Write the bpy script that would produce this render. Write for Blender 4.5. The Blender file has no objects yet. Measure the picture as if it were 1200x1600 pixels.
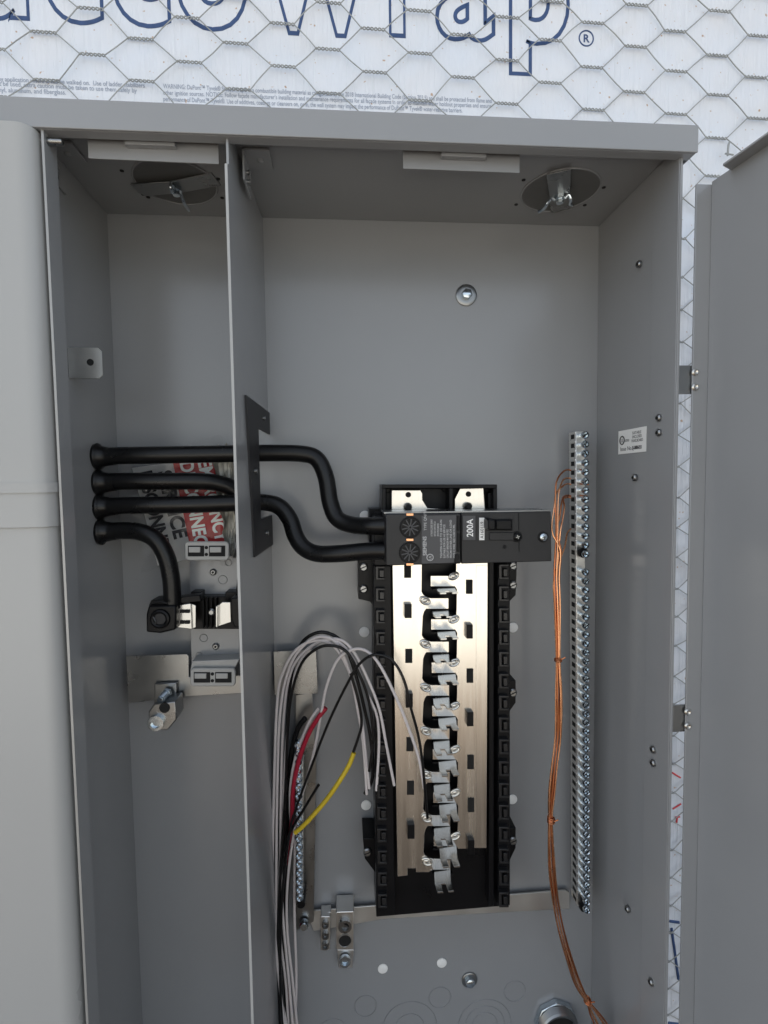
import bpy, bmesh, math, random
from mathutils import Vector, Matrix
random.seed(7)
S = bpy.context.scene
col = S.collection
# ------------------------------------------------------------------ camera
F = 799.56
RX, RY, RZ = -0.057442, 0.0143377, -0.0780844
CP = Vector((0.18089, -0.430288, -0.179319))
R3 = Matrix.Rotation(RZ, 3, 'Z') @ Matrix.Rotation(RX, 3, 'X') @ Matrix.Rotation(RY, 3, 'Y')
cd = bpy.data.cameras.new('camera'); cam = bpy.data.objects.new('camera', cd); col.objects.link(cam)
cam.matrix_world = Matrix.Translation(CP) @ (R3 @ Matrix.Rotation(math.pi/2, 3, 'X')).to_4x4()
cd.sensor_fit = 'HORIZONTAL'; cd.sensor_width = 36; cd.lens = F/1200*36
cd.clip_start = 0.01; cd.clip_end = 300
S.camera = cam
S.render.resolution_x = 768; S.render.resolution_y = 1024
# ------------------------------------------------------------------ light
SUN_EL, SUN_AZ = math.radians(46), math.radians(-122)     # azimuth measured from -Y towards +X
W = bpy.data.worlds.new('World'); S.world = W; W.use_nodes = True
nt = W.node_tree; bg = nt.nodes['Background']
sky = nt.nodes.new('ShaderNodeTexSky'); sky.sky_type = 'NISHITA'; sky.sun_disc = False
sky.sun_elevation = SUN_EL; sky.sun_rotation = math.pi - SUN_AZ
sky.air_density = 1.0; sky.dust_density = 2.0; sky.ozone_density = 1.0
hs = nt.nodes.new('ShaderNodeHueSaturation'); hs.inputs['Saturation'].default_value = 0.33
nt.links.new(sky.outputs[0], hs.inputs['Color']); tn = nt.nodes.new('ShaderNodeMix'); tn.data_type = 'RGBA'; tn.blend_type = 'MULTIPLY'; tn.inputs[0].default_value = 1; tn.inputs[7].default_value = (.96, 1, 1.03, 1)
nt.links.new(hs.outputs[0], tn.inputs[6]); nt.links.new(tn.outputs[2], bg.inputs[0])
bg.inputs[1].default_value = 0.13
sd = bpy.data.lights.new('sun', 'SUN'); sd.energy = 5.0; sd.angle = math.radians(.53); sd.color = (1, .95, .88)
so = bpy.data.objects.new('sun', sd); col.objects.link(so)
d = Vector((math.sin(SUN_AZ)*math.cos(SUN_EL), -math.cos(SUN_AZ)*math.cos(SUN_EL), math.sin(SUN_EL)))
so.rotation_euler = d.to_track_quat('Z', 'Y').to_euler()
S.view_settings.view_transform = 'Standard'; S.view_settings.look = 'None'
S.view_settings.exposure = 1.22; S.view_settings.gamma = 1.0
S.view_settings.use_curve_mapping = False
S.render.engine = 'CYCLES'
S.cycles.max_bounces = 10; S.cycles.diffuse_bounces = 5; S.cycles.glossy_bounces = 5

# ------------------------------------------------------------------ pixel -> place helpers
def ray(u, v): return R3 @ Vector(((u-600)/F, 1, (800-v)/F))
def at(u, v, Y):
    r = ray(u, v); return CP + r*((Y-CP.y)/r.y)
def atX(u, v, X):
    r = ray(u, v); return CP + r*((X-CP.x)/r.x)
def atZ(u, v, Z):
    r = ray(u, v); return CP + r*((Z-CP.z)/r.z)

# ------------------------------------------------------------------ materials
def mat(name, c, rough=.5, metal=0, spec=.5, noise=0, nscale=60, bump=0, bscale=400, rvar=0, stretch=None, coat=0, alpha=None, trans=0):
    m = bpy.data.materials.new(name); m.use_nodes = True
    n = m.node_tree; b = n.nodes['Principled BSDF']
    b.inputs['Base Color'].default_value = (*c, 1); b.inputs['Roughness'].default_value = rough
    b.inputs['Metallic'].default_value = metal; b.inputs['Specular IOR Level'].default_value = spec
    b.inputs['Coat Weight'].default_value = coat
    if trans: b.inputs['Transmission Weight'].default_value = trans
    if alpha is not None: b.inputs['Alpha'].default_value = alpha
    tc = n.nodes.new('ShaderNodeNewGeometry')
    vec = tc.outputs['Position']
    if stretch:
        mp = n.nodes.new('ShaderNodeMapping'); mp.inputs['Scale'].default_value = stretch
        n.links.new(vec, mp.inputs['Vector']); vec = mp.outputs[0]
    if noise or rvar:
        t = n.nodes.new('ShaderNodeTexNoise'); t.inputs['Scale'].default_value = nscale; t.inputs['Detail'].default_value = 5
        n.links.new(vec, t.inputs['Vector'])
        if noise:
            mx = n.nodes.new('ShaderNodeMix'); mx.data_type = 'RGBA'
            mx.inputs[6].default_value = (*[x*(1-noise) for x in c], 1); mx.inputs[7].default_value = (*[min(1, x*(1+noise)) for x in c], 1)
            n.links.new(t.outputs[0], mx.inputs[0]); n.links.new(mx.outputs[2], b.inputs['Base Color'])
        if rvar:
            mr = n.nodes.new('ShaderNodeMapRange'); mr.inputs[1].default_value = .15; mr.inputs[2].default_value = .85
            mr.inputs[3].default_value = max(.02, rough-rvar); mr.inputs[4].default_value = rough+rvar
            n.links.new(t.outputs[0], mr.inputs[0]); n.links.new(mr.outputs[0], b.inputs['Roughness'])
    if bump:
        t2 = n.nodes.new('ShaderNodeTexNoise'); t2.inputs['Scale'].default_value = bscale; t2.inputs['Detail'].default_value = 3
        n.links.new(vec, t2.inputs['Vector'])
        bp = n.nodes.new('ShaderNodeBump'); bp.inputs['Strength'].default_value = bump; bp.inputs['Distance'].default_value = .0004
        n.links.new(t2.outputs[0], bp.inputs['Height']); n.links.new(bp.outputs[0], b.inputs['Normal'])
    return m
M = {}
M['paint'] = mat('grey_enamel', (.284, .290, .297), .23, spec=.7, noise=.035, nscale=22, bump=.04, bscale=1300, rvar=.035)
M['paint_cover'] = mat('grey_cover_enamel', (.405, .407, .40), .30, noise=.04, nscale=7, bump=.04, bscale=1500, rvar=.05)
M['rail'] = mat('satin_black_rail', (.016, .016, .017), .30, spec=.5)
M['hub'] = mat('shaded_closure_plate', (.12, .12, .115), .45, noise=.2, nscale=60)  # dark tone paints in the shade of the recessed hub opening
M['clamp'] = mat('cast_grey_clamp', (.40, .40, .39), .35, noise=.08, nscale=80)
M['edge'] = mat('bare_sheet_edge', (.40, .40, .39), .4, metal=.3)
M['black'] = mat('black_moulded_plastic', (.006, .006, .007), .32, spec=.2, noise=.25, nscale=40, bump=.25, bscale=2500, rvar=.08)
M['blackflat'] = mat('black_fibre_board', (.018, .018, .020), .55, bump=.2, bscale=900)
M['breaker'] = mat('charcoal_breaker_case', (.016, .016, .0175), .38, spec=.4, noise=.12, nscale=50, bump=.25, bscale=3000, rvar=.06)
M['breaker_label'] = mat('grey_breaker_label', (.07, .07, .074), .5, noise=.08, nscale=90)
M['cable'] = mat('black_cable_jacket', (.006, .006, .0065), .30, spec=.35, noise=.2, nscale=60, bump=.15, bscale=700, rvar=.08)
M['plate'] = mat('tin_plated_bus', (.88, .84, .77), .24, metal=1, noise=.09, nscale=24, bump=.12, bscale=14, rvar=.07, stretch=(14, 14, .5))
M['steel'] = mat('galvanized_steel', (.30, .305, .305), .30, metal=1, noise=.06, nscale=60, bump=.08, bscale=300, rvar=.10)
M['strap'] = mat('bright_strap', (.70, .70, .68), .42, metal=1, noise=.08, nscale=40, rvar=.08)
M['satin'] = mat('brushed_stainless', (.66, .64, .60), .28, metal=1, noise=.05, nscale=30, bump=.2, bscale=80, stretch=(1, 1, 20), rvar=.08)
M['zinc'] = mat('blue_zinc_screw', (.62, .69, .74), .22, metal=1, noise=.12, nscale=300, rvar=.08)
M['alu'] = mat('aluminium_bar', (.78, .77, .74), .32, metal=1, noise=.08, nscale=150, rvar=.08)
M['copper'] = mat('bare_copper', (.96, .46, .25), .26, metal=1, noise=.16, nscale=70, rvar=.1)
M['copper2'] = mat('dull_copper', (.58, .22, .10), .34, metal=1, noise=.2, nscale=70, rvar=.1)
M['white_wire'] = mat('white_wire_jacket', (.62, .57, .56), .38, noise=.05, nscale=40)
M['red_wire'] = mat('red_wire_jacket', (.36, .012, .035), .36, noise=.08, nscale=40)
M['yellow'] = mat('yellow_tape', (.62, .45, .025), .40, noise=.12, nscale=120, bump=.4, bscale=500)
M['white'] = mat('white_label', (.88, .88, .86), .45)
M['label_ink'] = mat('black_ink', (.03, .03, .035), .6)
M['light_ink'] = mat('pale_ink', (.52, .52, .52), .6)
M['red_print'] = mat('red_print', (.75, .045, .05), .4)
M['navy'] = mat('navy_print', (.035, .075, .19), .6, noise=.3, nscale=200)
M['grey_print'] = mat('grey_print', (.33, .37, .45), .6)
M['reddye'] = mat('red_print_on_wrap', (.65, .06, .07), .6)
M['clip'] = mat('grey_clip_plastic', (.20, .205, .20), .4)
M['hole'] = mat('dark_hole', (.006, .006, .006), .8)
M['disc'] = mat('white_hole_disc', (.92, .92, .90), .5)
M['wire'] = mat('galvanized_lath_wire', (.34, .35, .34), .5, metal=.3, noise=.3, nscale=90)
M['wire_red'] = mat('stained_lath_wire', (.30, .12, .11), .55, metal=.3, noise=.3, nscale=90)
M['concrete'] = mat('pale_concrete', (.48, .46, .415), .8, noise=.1, nscale=4)
M['soil'] = mat('dusty_ground', (.085, .06, .04), .9, noise=.3, nscale=3, bump=.5, bscale=8)
M['bagfoil'] = mat('crumpled_foil_bag', (.42, .41, .37), .35, metal=.5, noise=.5, nscale=180, bump=1, bscale=260)
# clear bag: thin film
def film():
    m = bpy.data.materials.new('clear_plastic_film'); m.use_nodes = True; n = m.node_tree
    n.nodes.remove(n.nodes['Principled BSDF'])
    o = n.nodes['Material Output']; tr = n.nodes.new('ShaderNodeBsdfTransparent'); tr.inputs[0].default_value = (.985, .985, .985, 1)
    gl = n.nodes.new('ShaderNodeBsdfGlossy'); gl.inputs['Roughness'].default_value = .12
    fr = n.nodes.new('ShaderNodeLayerWeight'); fr.inputs[0].default_value = .25
    mr = n.nodes.new('ShaderNodeMapRange'); mr.inputs[3].default_value = .015; mr.inputs[4].default_value = .42
    n.links.new(fr.outputs['Facing'], mr.inputs[0])
    mx = n.nodes.new('ShaderNodeMixShader'); n.links.new(mr.outputs[0], mx.inputs[0]); n.links.new(tr.outputs[0], mx.inputs[1]); n.links.new(gl.outputs[0], mx.inputs[2])
    n.links.new(mx.outputs[0], o.inputs[0]); return m
M['film'] = film()
def wrapmat():
    m = mat('house_wrap', (.74, .76, .82), .55, spec=.3); n = m.node_tree; b = n.nodes['Principled BSDF']
    g = n.nodes.new('ShaderNodeNewGeometry')
    mp = n.nodes.new('ShaderNodeMapping'); mp.inputs['Scale'].default_value = (1, 1, .06); n.links.new(g.outputs['Position'], mp.inputs['Vector'])
    t = n.nodes.new('ShaderNodeTexNoise'); t.inputs['Scale'].default_value = 330; t.inputs['Detail'].default_value = 3; n.links.new(mp.outputs[0], t.inputs['Vector'])
    t2 = n.nodes.new('ShaderNodeTexNoise'); t2.inputs['Scale'].default_value = 26; t2.inputs['Detail'].default_value = 3; n.links.new(g.outputs['Position'], t2.inputs['Vector'])
    ad = n.nodes.new('ShaderNodeMath'); ad.operation = 'MULTIPLY_ADD'; ad.inputs[1].default_value = 2.2
    n.links.new(t2.outputs[0], ad.inputs[0]); n.links.new(t.outputs[0], ad.inputs[2])
    t3 = n.nodes.new('ShaderNodeTexNoise'); t3.inputs['Scale'].default_value = 9; t3.inputs['Detail'].default_value = 2; t3.inputs['Distortion'].default_value = 1.2; n.links.new(g.outputs['Position'], t3.inputs['Vector'])
    ad2 = n.nodes.new('ShaderNodeMath'); ad2.operation = 'MULTIPLY_ADD'; ad2.inputs[1].default_value = 7; n.links.new(t3.outputs[0], ad2.inputs[0]); n.links.new(ad.outputs[0], ad2.inputs[2])
    bp = n.nodes.new('ShaderNodeBump'); bp.inputs['Strength'].default_value = .8; bp.inputs['Distance'].default_value = .0018
    n.links.new(ad2.outputs[0], bp.inputs['Height']); n.links.new(bp.outputs[0], b.inputs['Normal'])
    # specks of stucco / rust splatter
    v = n.nodes.new('ShaderNodeTexNoise'); v.inputs['Scale'].default_value = 240; v.inputs['Detail'].default_value = 1; n.links.new(g.outputs['Position'], v.inputs['Vector'])
    cr = n.nodes.new('ShaderNodeMapRange'); cr.inputs[1].default_value = .71; cr.inputs[2].default_value = .77; n.links.new(v.outputs[0], cr.inputs[0])
    mx = n.nodes.new('ShaderNodeMix'); mx.data_type = 'RGBA'; mx.inputs[6].default_value = (.74, .76, .82, 1); mx.inputs[7].default_value = (.50, .36, .27, 1)
    pk = n.nodes.new('ShaderNodeMix'); pk.data_type = 'RGBA'; pk.inputs[6].default_value = (.69, .75, .84, 1); pk.inputs[7].default_value = (.78, .78, .80, 1)
    n.links.new(t2.outputs[0], pk.inputs[0]); n.links.new(pk.outputs[2], mx.inputs[6])
    n.links.new(cr.outputs[0], mx.inputs[0]); n.links.new(mx.outputs[2], b.inputs['Base Color'])
    return m
M['wrap'] = wrapmat()

# ------------------------------------------------------------------ object helpers
def thing(name, label, cat, loc=(0, 0, 0), group=None):
    o = bpy.data.objects.new(name, None); col.objects.link(o); o.location = loc; o.empty_display_size = .01
    o['label'] = label; o['category'] = cat
    if group: o['group'] = group
    return o
def tag(o, label, cat, group=None):
    o['label'] = label; o['category'] = cat
    if group: o['group'] = group
    return o
def wloc(p):
    v = Vector((0, 0, 0))
    while p: v = v + p.location; p = p.parent
    return v
class MB:
    def __init__(s): s.b = bmesh.new()
    def hexa(s, c):       # 8 corners: 4 back (ccw) then 4 front, same order
        v = [s.b.verts.new(p) for p in c]
        for f in ((0,1,2,3), (7,6,5,4), (0,4,5,1), (1,5,6,2), (2,6,7,3), (3,7,4,0)): s.b.faces.new([v[i] for i in f])
        return s
    def box(s, x0, x1, y0, y1, z0, z1):
        return s.hexa([(x0,y0,z0),(x1,y0,z0),(x1,y0,z1),(x0,y0,z1),(x0,y1,z0),(x1,y1,z0),(x1,y1,z1),(x0,y1,z1)])
    def quad(s, pts, off):    # slab: quad pts extruded by vector off
        off = Vector(off); p = [Vector(q) for q in pts]
        return s.prism(p, off)
    def prism(s, pts, off):
        off = Vector(off); a = [s.b.verts.new(q) for q in pts]; c = [s.b.verts.new(Vector(q)+off) for q in pts]
        n = len(a); s.b.faces.new(a); s.b.faces.new(c[::-1])
        for i in range(n): s.b.faces.new([a[i], c[i], c[(i+1)%n], a[(i+1)%n]])
        return s
    def px(s, poly, Y, th):   # outline at depth Y, thickness going back (+Y)
        return s.prism([at(u, v, Y) for u, v in poly], (0, th, 0))
    def pxb(s, u0, v0, u1, v1, Y, th): return s.px([(u0,v0),(u1,v0),(u1,v1),(u0,v1)], Y, th)
    def cyl(s, p0, p1, r, r1=None, n=16, rot=0):
        p0, p1 = Vector(p0), Vector(p1); r1 = r if r1 is None else r1
        ax = (p1-p0).normalized(); e = ax.orthogonal().normalized(); f = ax.cross(e)
        A, B = [], []
        for i in range(n):
            t = 2*math.pi*i/n+rot; w = e*math.cos(t)+f*math.sin(t)
            A.append(s.b.verts.new(p0+w*r)); B.append(s.b.verts.new(p1+w*r1))
        for i in range(n): s.b.faces.new([A[i], A[(i+1)%n], B[(i+1)%n], B[i]])
        s.b.faces.new(A[::-1]); s.b.faces.new(B); return s
    def lathe(s, p0, ax, prof, n=24):     # prof: list of (distance along ax, radius)
        p0 = Vector(p0); ax = Vector(ax).normalized(); e = ax.orthogonal().normalized(); f = ax.cross(e); rings = []
        for d_, r in prof:
            rings.append([s.b.verts.new(p0+ax*d_+(e*math.cos(2*math.pi*i/n)+f*math.sin(2*math.pi*i/n))*max(r, 1e-5)) for i in range(n)])
        for a, c in zip(rings, rings[1:]):
            for i in range(n): s.b.faces.new([a[i], a[(i+1)%n], c[(i+1)%n], c[i]])
        s.b.faces.new(rings[0][::-1]); s.b.faces.new(rings[-1]); return s
    def tube(s, pts, r, n=8, sub=6, smooth=True, taper=None):
        P_ = [Vector(p) for p in pts]
        if smooth and len(P_) > 2:
            Q = []; E = [2*P_[0]-P_[1]] + P_ + [2*P_[-1]-P_[-2]]
            for i in range(1, len(E)-2):
                a, b_, c, d_ = E[i-1:i+3]
                for k in range(sub):
                    t = k/sub
                    Q.append(.5*((2*b_)+(c-a)*t+(2*a-5*b_+4*c-d_)*t*t+(3*b_-a-3*c+d_)*t**3))
            Q.append(P_[-1]); P_ = Q
        prev = None; rings = []
        e = None
        for i, p in enumerate(P_):
            t = (P_[min(i+1, len(P_)-1)]-P_[max(i-1, 0)]).normalized()
            e = t.orthogonal().normalized() if e is None else (e-t*e.dot(t)).normalized()
            f = t.cross(e)
            rr = r if taper is None else r*taper(i/(len(P_)-1))
            rings.append([s.b.verts.new(p+(e*math.cos(2*math.pi*k/n)+f*math.sin(2*math.pi*k/n))*rr) for k in range(n)])
        for a, c in zip(rings, rings[1:]):
            for i in range(n): s.b.faces.new([a[i], a[(i+1)%n], c[(i+1)%n], c[i]])
        s.b.faces.new(rings[0][::-1]); s.b.faces.new(rings[-1]); return s
    def sphere(s, c, r, sc=(1, 1, 1), n=10):
        bmesh.ops.create_uvsphere(s.b, u_segments=n, v_segments=n//2+1, radius=1,
            matrix=Matrix.Translation(c) @ Matrix.Diagonal((r*sc[0], r*sc[1], r*sc[2], 1))); return s
    def torus(s, c, ax, R_, r, n=24, m=8, stretch=1, sdir=None):
        c = Vector(c); ax = Vector(ax).normalized(); e = Vector(sdir).normalized() if sdir else ax.orthogonal().normalized(); f = ax.cross(e); rings = []
        for i in range(n):
            t = 2*math.pi*i/n; o_ = e*math.cos(t)*stretch+f*math.sin(t); w = (e*math.cos(t)+f*math.sin(t))
            rings.append([s.b.verts.new(c+o_*R_+(w*math.cos(2*math.pi*k/m)+ax*math.sin(2*math.pi*k/m))*r) for k in range(m)])
        for i in range(n):
            a, b_ = rings[i], rings[(i+1)%n]
            for k in range(m): s.b.faces.new([a[k], a[(k+1)%m], b_[(k+1)%m], b_[k]])
        return s
    def build(s, name, m, parent=None, bev=0, smooth=True, seg=2):
        bmesh.ops.recalc_face_normals(s.b, faces=s.b.faces)
        me = bpy.data.meshes.new(name)
        org = wloc(parent)
        if org.length > 0: bmesh.ops.translate(s.b, verts=s.b.verts, vec=-org)
        if parent is None:      # origin at the base centre
            xs = [v.co for v in s.b.verts]
            c = Vector(((min(q.x for q in xs)+max(q.x for q in xs))/2, (min(q.y for q in xs)+max(q.y for q in xs))/2, min(q.z for q in xs)))
            bmesh.ops.translate(s.b, verts=s.b.verts, vec=-c)
        s.b.to_mesh(me); s.b.free()
        if smooth:
            me.polygons.foreach_set('use_smooth', [True]*len(me.polygons)); me.set_sharp_from_angle(angle=math.radians(38))
        me.materials.append(M[m] if isinstance(m, str) else m)
        o = bpy.data.objects.new(name, me); col.objects.link(o)
        if parent is not None: o.parent = parent
        else: o.location = c
        if bev:
            bv = o.modifiers.new('edge_round', 'BEVEL'); bv.width = bev; bv.segments = seg; bv.limit_method = 'ANGLE'; bv.angle_limit = math.radians(40); bv.harden_normals = False
        return o
def glyphs(txt, size, outline=0, offset=0, align='LEFT', ext=.00004, sx=1):
    cu = bpy.data.curves.new('tmp', 'FONT'); cu.body = txt; cu.size = size; cu.align_x = align; cu.offset = offset; cu.resolution_u = 6
    if outline: cu.fill_mode = 'NONE'; cu.bevel_depth = outline; cu.bevel_resolution = 1
    else: cu.extrude = ext
    o = bpy.data.objects.new('tmp', cu); col.objects.link(o)
    dg = bpy.context.evaluated_depsgraph_get(); me = bpy.data.meshes.new_from_object(o.evaluated_get(dg))
    bpy.data.objects.remove(o); bpy.data.curves.remove(cu)
    b = bmesh.new(); b.from_mesh(me); bpy.data.meshes.remove(me)
    bmesh.ops.scale(b, vec=(sx, 1, 1), verts=b.verts)
    return b
def place(b, origin, xdir, ydir):
    x = Vector(xdir).normalized(); y = Vector(ydir).normalized(); z = x.cross(y)
    m = Matrix((x, y, z)).transposed().to_4x4(); m.translation = Vector(origin)
    bmesh.ops.transform(b, matrix=m, verts=b.verts)
def text(name, txt, size, origin, m, parent, xdir=(1, 0, 0), ydir=(0, 0, 1), **k):
    s = MB(); s.b.free(); s.b = glyphs(txt, size, **k); place(s.b, origin, xdir, ydir)
    me = s.build(name, m, parent, smooth=False); return me

# ================================================================== SETTING
g = MB(); g.box(-40, 40, -60, .3, -1.10, -1.05); gr = g.build('ground', 'soil', smooth=False); gr['kind'] = 'structure'
g = MB(); g.box(-14, 14, -25, -2.0, -1.0495, -1.03); gr = g.build('pavement', 'concrete', smooth=False); gr['kind'] = 'structure'
WY = .012
wall = thing('house_wrap_wall', 'white crinkled house wrap sheet printed with navy outline lettering behind the open panel', 'wall', (0, WY, -1.05))
g = MB(); g.box(-1.7, 6.0, WY, WY+.10, -1.049, 1.5); g.build('wrap_sheet', 'wrap', wall, smooth=False)
# big outline lettering: each glyph fitted to where it stands
for ch, u0, u1, vb in [('u', -38, 47, 31), ('c', 70, 163, 37), ('c', 176, 268, 42), ('o', 276, 389, 47), ('W', 398, 592, 54), ('r', 608, 668, 61), ('a', 680, 774, 67), ('p', 795, 890, 71), ('S', -220, -130, 18), ('t', -112, -50, 25)]:
    b = glyphs(ch, .125, outline=.0018, offset=.0062 if ch == 'W' else .0030 if ch == 'a' else .0048)
    xs = [v.co.x for v in b.verts]; a0, a1 = min(xs), max(xs)
    P0, P1 = at(u0, vb, WY), at(u1, vb, WY)
    k = (P1.x-P0.x)/(a1-a0)
    for v in b.verts: v.co.x = (v.co.x-a0)*k; v.co.z *= .22; v.co.y *= (.90 if ch == 'p' and v.co.y < 0 else 1)
    place(b, (P0.x, WY-.0001, P0.z+(.0095 if ch == 'W' else .0078)), (1, 0, .0), (0, 0, 1))
    s = MB(); s.b.free(); s.b = b; s.build('printed_letter', 'navy', wall)
Pr = at(916, 60, WY)
s = MB(); s.torus((Pr.x, WY, Pr.z), (0, 1, 0), .0062, .0006, n=28, m=6); s.build('trademark_ring', 'navy', wall)
text('trademark_letter', 'R', .009, (Pr.x-.0029, WY-.0002, Pr.z-.0032), 'navy', wall, offset=.0002)
lines = ['WARNING: DuPont\u2122 Tyvek\u00ae StuccoWrap\u00ae is a combustible building material as categorized by the 2018 International Building Code (Section 703.5) and shall be protected from flame and',
         'other ignition sources. NOTICE: Follow fa\u00e7ade manufacturer\u2019s installation and maintenance requirements for all fa\u00e7ade systems in order to maintain water holdout properties and ensure',
         'performance of DuPont\u2122 Tyvek\u00ae. Use of additives, coatings or cleansers on, or in, the wall system may impact the performance of DuPont\u2122 Tyvek\u00ae water-resistive barriers.']
def fitline(t, p0, p1, h, name='printed_warning'):
    b = glyphs(t, h, offset=.00003); xs = [v.co.x for v in b.verts]; k = (p1.x-p0.x)/(max(xs)-min(xs))
    for v in b.verts: v.co.x *= k
    dirx = (p1-p0); dirx.y = 0
    place(b, (p0.x, WY-.0002, p0.z), dirx, (0, 0, 1) if abs(dirx.z) < 1e-6 else Vector((-dirx.z, 0, dirx.x)))
    s = MB(); s.b.free(); s.b = b; s.build(name, 'grey_print', wall, smooth=False)
fitline(lines[0], at(255, 138, WY), at(768, 161, WY), .0050)
fitline(lines[1], at(255, 148, WY), at(767, 169, WY), .0050)
fitline(lines[2], at(255, 158, WY), at(722, 176, WY), .0050)
fitline('not intended for use in any application where it will be walked on.  Use of ladder stabilizers', at(-90, 123, WY), at(226, 137, WY), .0050)
fitline('and ladders must be used, extra caution must be taken to use them safely by', at(-60, 131, WY), at(214, 145, WY), .0050)
fitline('on vinyl, aluminum, and fiberglass.', at(-20, 143, WY), at(103, 148, WY), .0050)
# scraps of print seen through the gap beside the panel
s = MB()
for (a, b_) in [((1050, 1207), (1063, 1215)), ((1051, 1264), (1064, 1256)), ((1055, 1277), (1062, 1276)), ((1058, 1277), (1057, 1285))]:
    s.tube([at(*a, WY-.0002), at(*b_, WY-.0002)], .0009, n=5)
s.build('red_print_mark', 'reddye', wall)
s = MB()
for (a, b_) in [((1046, 1439), (1061, 1441)), ((1049, 1450), (1056, 1500)), ((1056, 1500), (1060, 1530)), ((1044, 1598), (1060, 1600))]:
    s.tube([at(*a, WY-.0002), at(*b_, WY-.0002)], .0013, n=6)
s.build('navy_print_mark', 'navy', wall)

# wire lath
LY = .0088
s = MB(); sr = MB()
A0 = at(65, 49, LY); dx = .0371
def row_z(j):      # j may be half steps
    return A0.z+j*.0345 if j > -5 else A0.z-5*.0345+(j+5)*.0275
def node(i, j): # centre of twist
    rnd = random.Random(i*1000+int(j*2)); 
    return Vector((A0.x+i*dx+rnd.uniform(-.0013, .0013), LY+rnd.uniform(-.002, .0012), row_z(j)-.012*(i*dx)+rnd.uniform(-.0012, .0012)))
def twist(mb, a, b_, turns=3, fine=True):
    d_ = (b_-a); n_ = turns*6 if fine else 1
    if not fine: mb.tube([a, b_], .0008, n=5, smooth=False); return
    up = Vector((0, 0, 1)); fw = Vector((0, 1, 0))
    for ph in (0, math.pi):
        mb.tube([a+d_*(k/n_)+(up*math.cos(ph+2*math.pi*turns*k/n_)+fw*math.sin(ph+2*math.pi*turns*k/n_))*.00085 for k in range(n_+1)], .00050, n=5, smooth=False)
for i in range(-9, 26):
    for jj in range(-74, 22):
        if (jj+i) % 2: continue
        j = jj/2
        if i % 2 == 0 and jj % 2: pass
        c = node(i, j); nd = Vector((.0093, 0, -.0002))
        vis = c.z > -.02 and -.14 < c.x < .6
        if c.z < -.02 and 0 < c.x < .36: continue            # behind the box: nothing to see
        t = s
        twist(t, c-nd, c+nd, fine=vis or c.x > .38)
        for dj in (-1, 1):
            c2 = node(i+1, (jj+dj)/2); a, b_ = c+nd, c2-nd
            mid = (a+b_)/2+Vector((random.uniform(-.0006, .0006), random.uniform(-.0008, .0005), random.uniform(-.0005, .0005)))
            s.tube([a, mid, b_], .00046, n=5, sub=3)
lath = thing('wire_lath', 'galvanized hexagonal chicken wire lath stretched over the white wrap', 'wire mesh', (0, LY, -.8))
s.build('mesh_wires', 'wire', lath)
s = MB(); s.tube([at(1137, 243, LY-.004), at(1138, 228, LY-.004), at(1140, 222, LY-.004)], .0009, n=6); s.tube([at(1133, 240, LY-.003), at(1146, 242, LY-.003)], .0007, n=6)
s.build('lath_tie', 'wire', lath)

# ================================================================== ENCLOSURE
XL, XR, ZT, ZB = 0., .40, .0343, -.70
YF = -.110; XLF = at(93, 700, YF).x; YR = -.1065
enc = thing('electrical_panel', 'tall grey steel service panel standing open with its cover removed', 'electrical panel', (.2, 0, ZB))
def part(mb, name, m, bev=0, parent=None, **k): return mb.build(name, m, parent or enc, bev, **k)
part(MB().box(XL-.001, XR+.001, -.0005, .0015, ZB, ZT+.003), 'back_panel', 'paint')
part(MB().box(XL-.0016, XL, YF+.012, -.0007, ZB, ZT+.003), 'side_wall', 'paint')
part(MB().box(XR, XR+.0018, YR, -.0007, ZB, ZT+.003), 'side_wall', 'paint', .0003)
part(MB().box(XR-.0008, XR-.0001, YR+.0004, -.078, ZB+.002, ZT-.001), 'wall_overlap', 'paint', .0002)
part(MB().box(XL+.0002, XR-.0002, YF+.004, -.0007, ZT, ZT+.0016), 'ceiling_plate', 'paint')
part(MB().box(XL, XR, YF+.004, -.0007, ZB-.0016, ZB), 'bottom_plate', 'paint')
# left front post (flange with bright edge)
part(MB().box(XLF-.0012, XLF, YF, YF+.0135, ZB, at(65, 203, YF).z), 'front_post', 'paint')
part(MB().box(XLF-.0013, XLF+.0001, YF-.0003, YF, ZB, at(65, 203, YF).z), 'post_edge', 'edge')
part(MB().box(XL-.0004, XLF-.0014, YF+.0125, YF+.0134, ZB, ZT), 'post_web', 'paint')
# post rivet at top
p = at(72, 221, YF+.004); part(MB().cyl((XLF-.004, p.y, p.z), (XLF+.0085, p.y, p.z), .0021, n=14), 'hinge_pin', 'steel', .0004)
# divider: polygon in (y,z) with notch, slanted a hair
DXB, DXF = .1190, .1150
def dv(y, z, off=0): t = (-.0005-y)/.112; return Vector((DXB+(DXF-DXB)*t+off, y, z))
zc0, zc1 = atX(404, 680, DXB).z, atX(404, 815, DXB).z
s = MB()
yA, yN = -.1125, -.0487
zt = ZT-.001
out = [(-.0008, ZB), (yA, ZB), (yA, at(356, 256, yA).z), (yA+.004, at(356, 250, yA).z), (yA+.004, zt), (-.0008, zt), (-.0008, -.138), (yN, -.138), (yN, -.205), (-.0008, -.205)]
s.prism([dv(y, z) for y, z in out], (.0014, 0, 0)); part(s, 'divider', 'paint')
s = MB().prism([dv(yA-.0003, ZB, -.0001), dv(yA, ZB, -.0001), dv(yA, at(356, 256, yA).z, -.0001), dv(yA-.0003, at(356, 256, yA).z, -.0001)], (.0016, 0, 0)); part(s, 'divider_edge', 'paint_cover')
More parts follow.
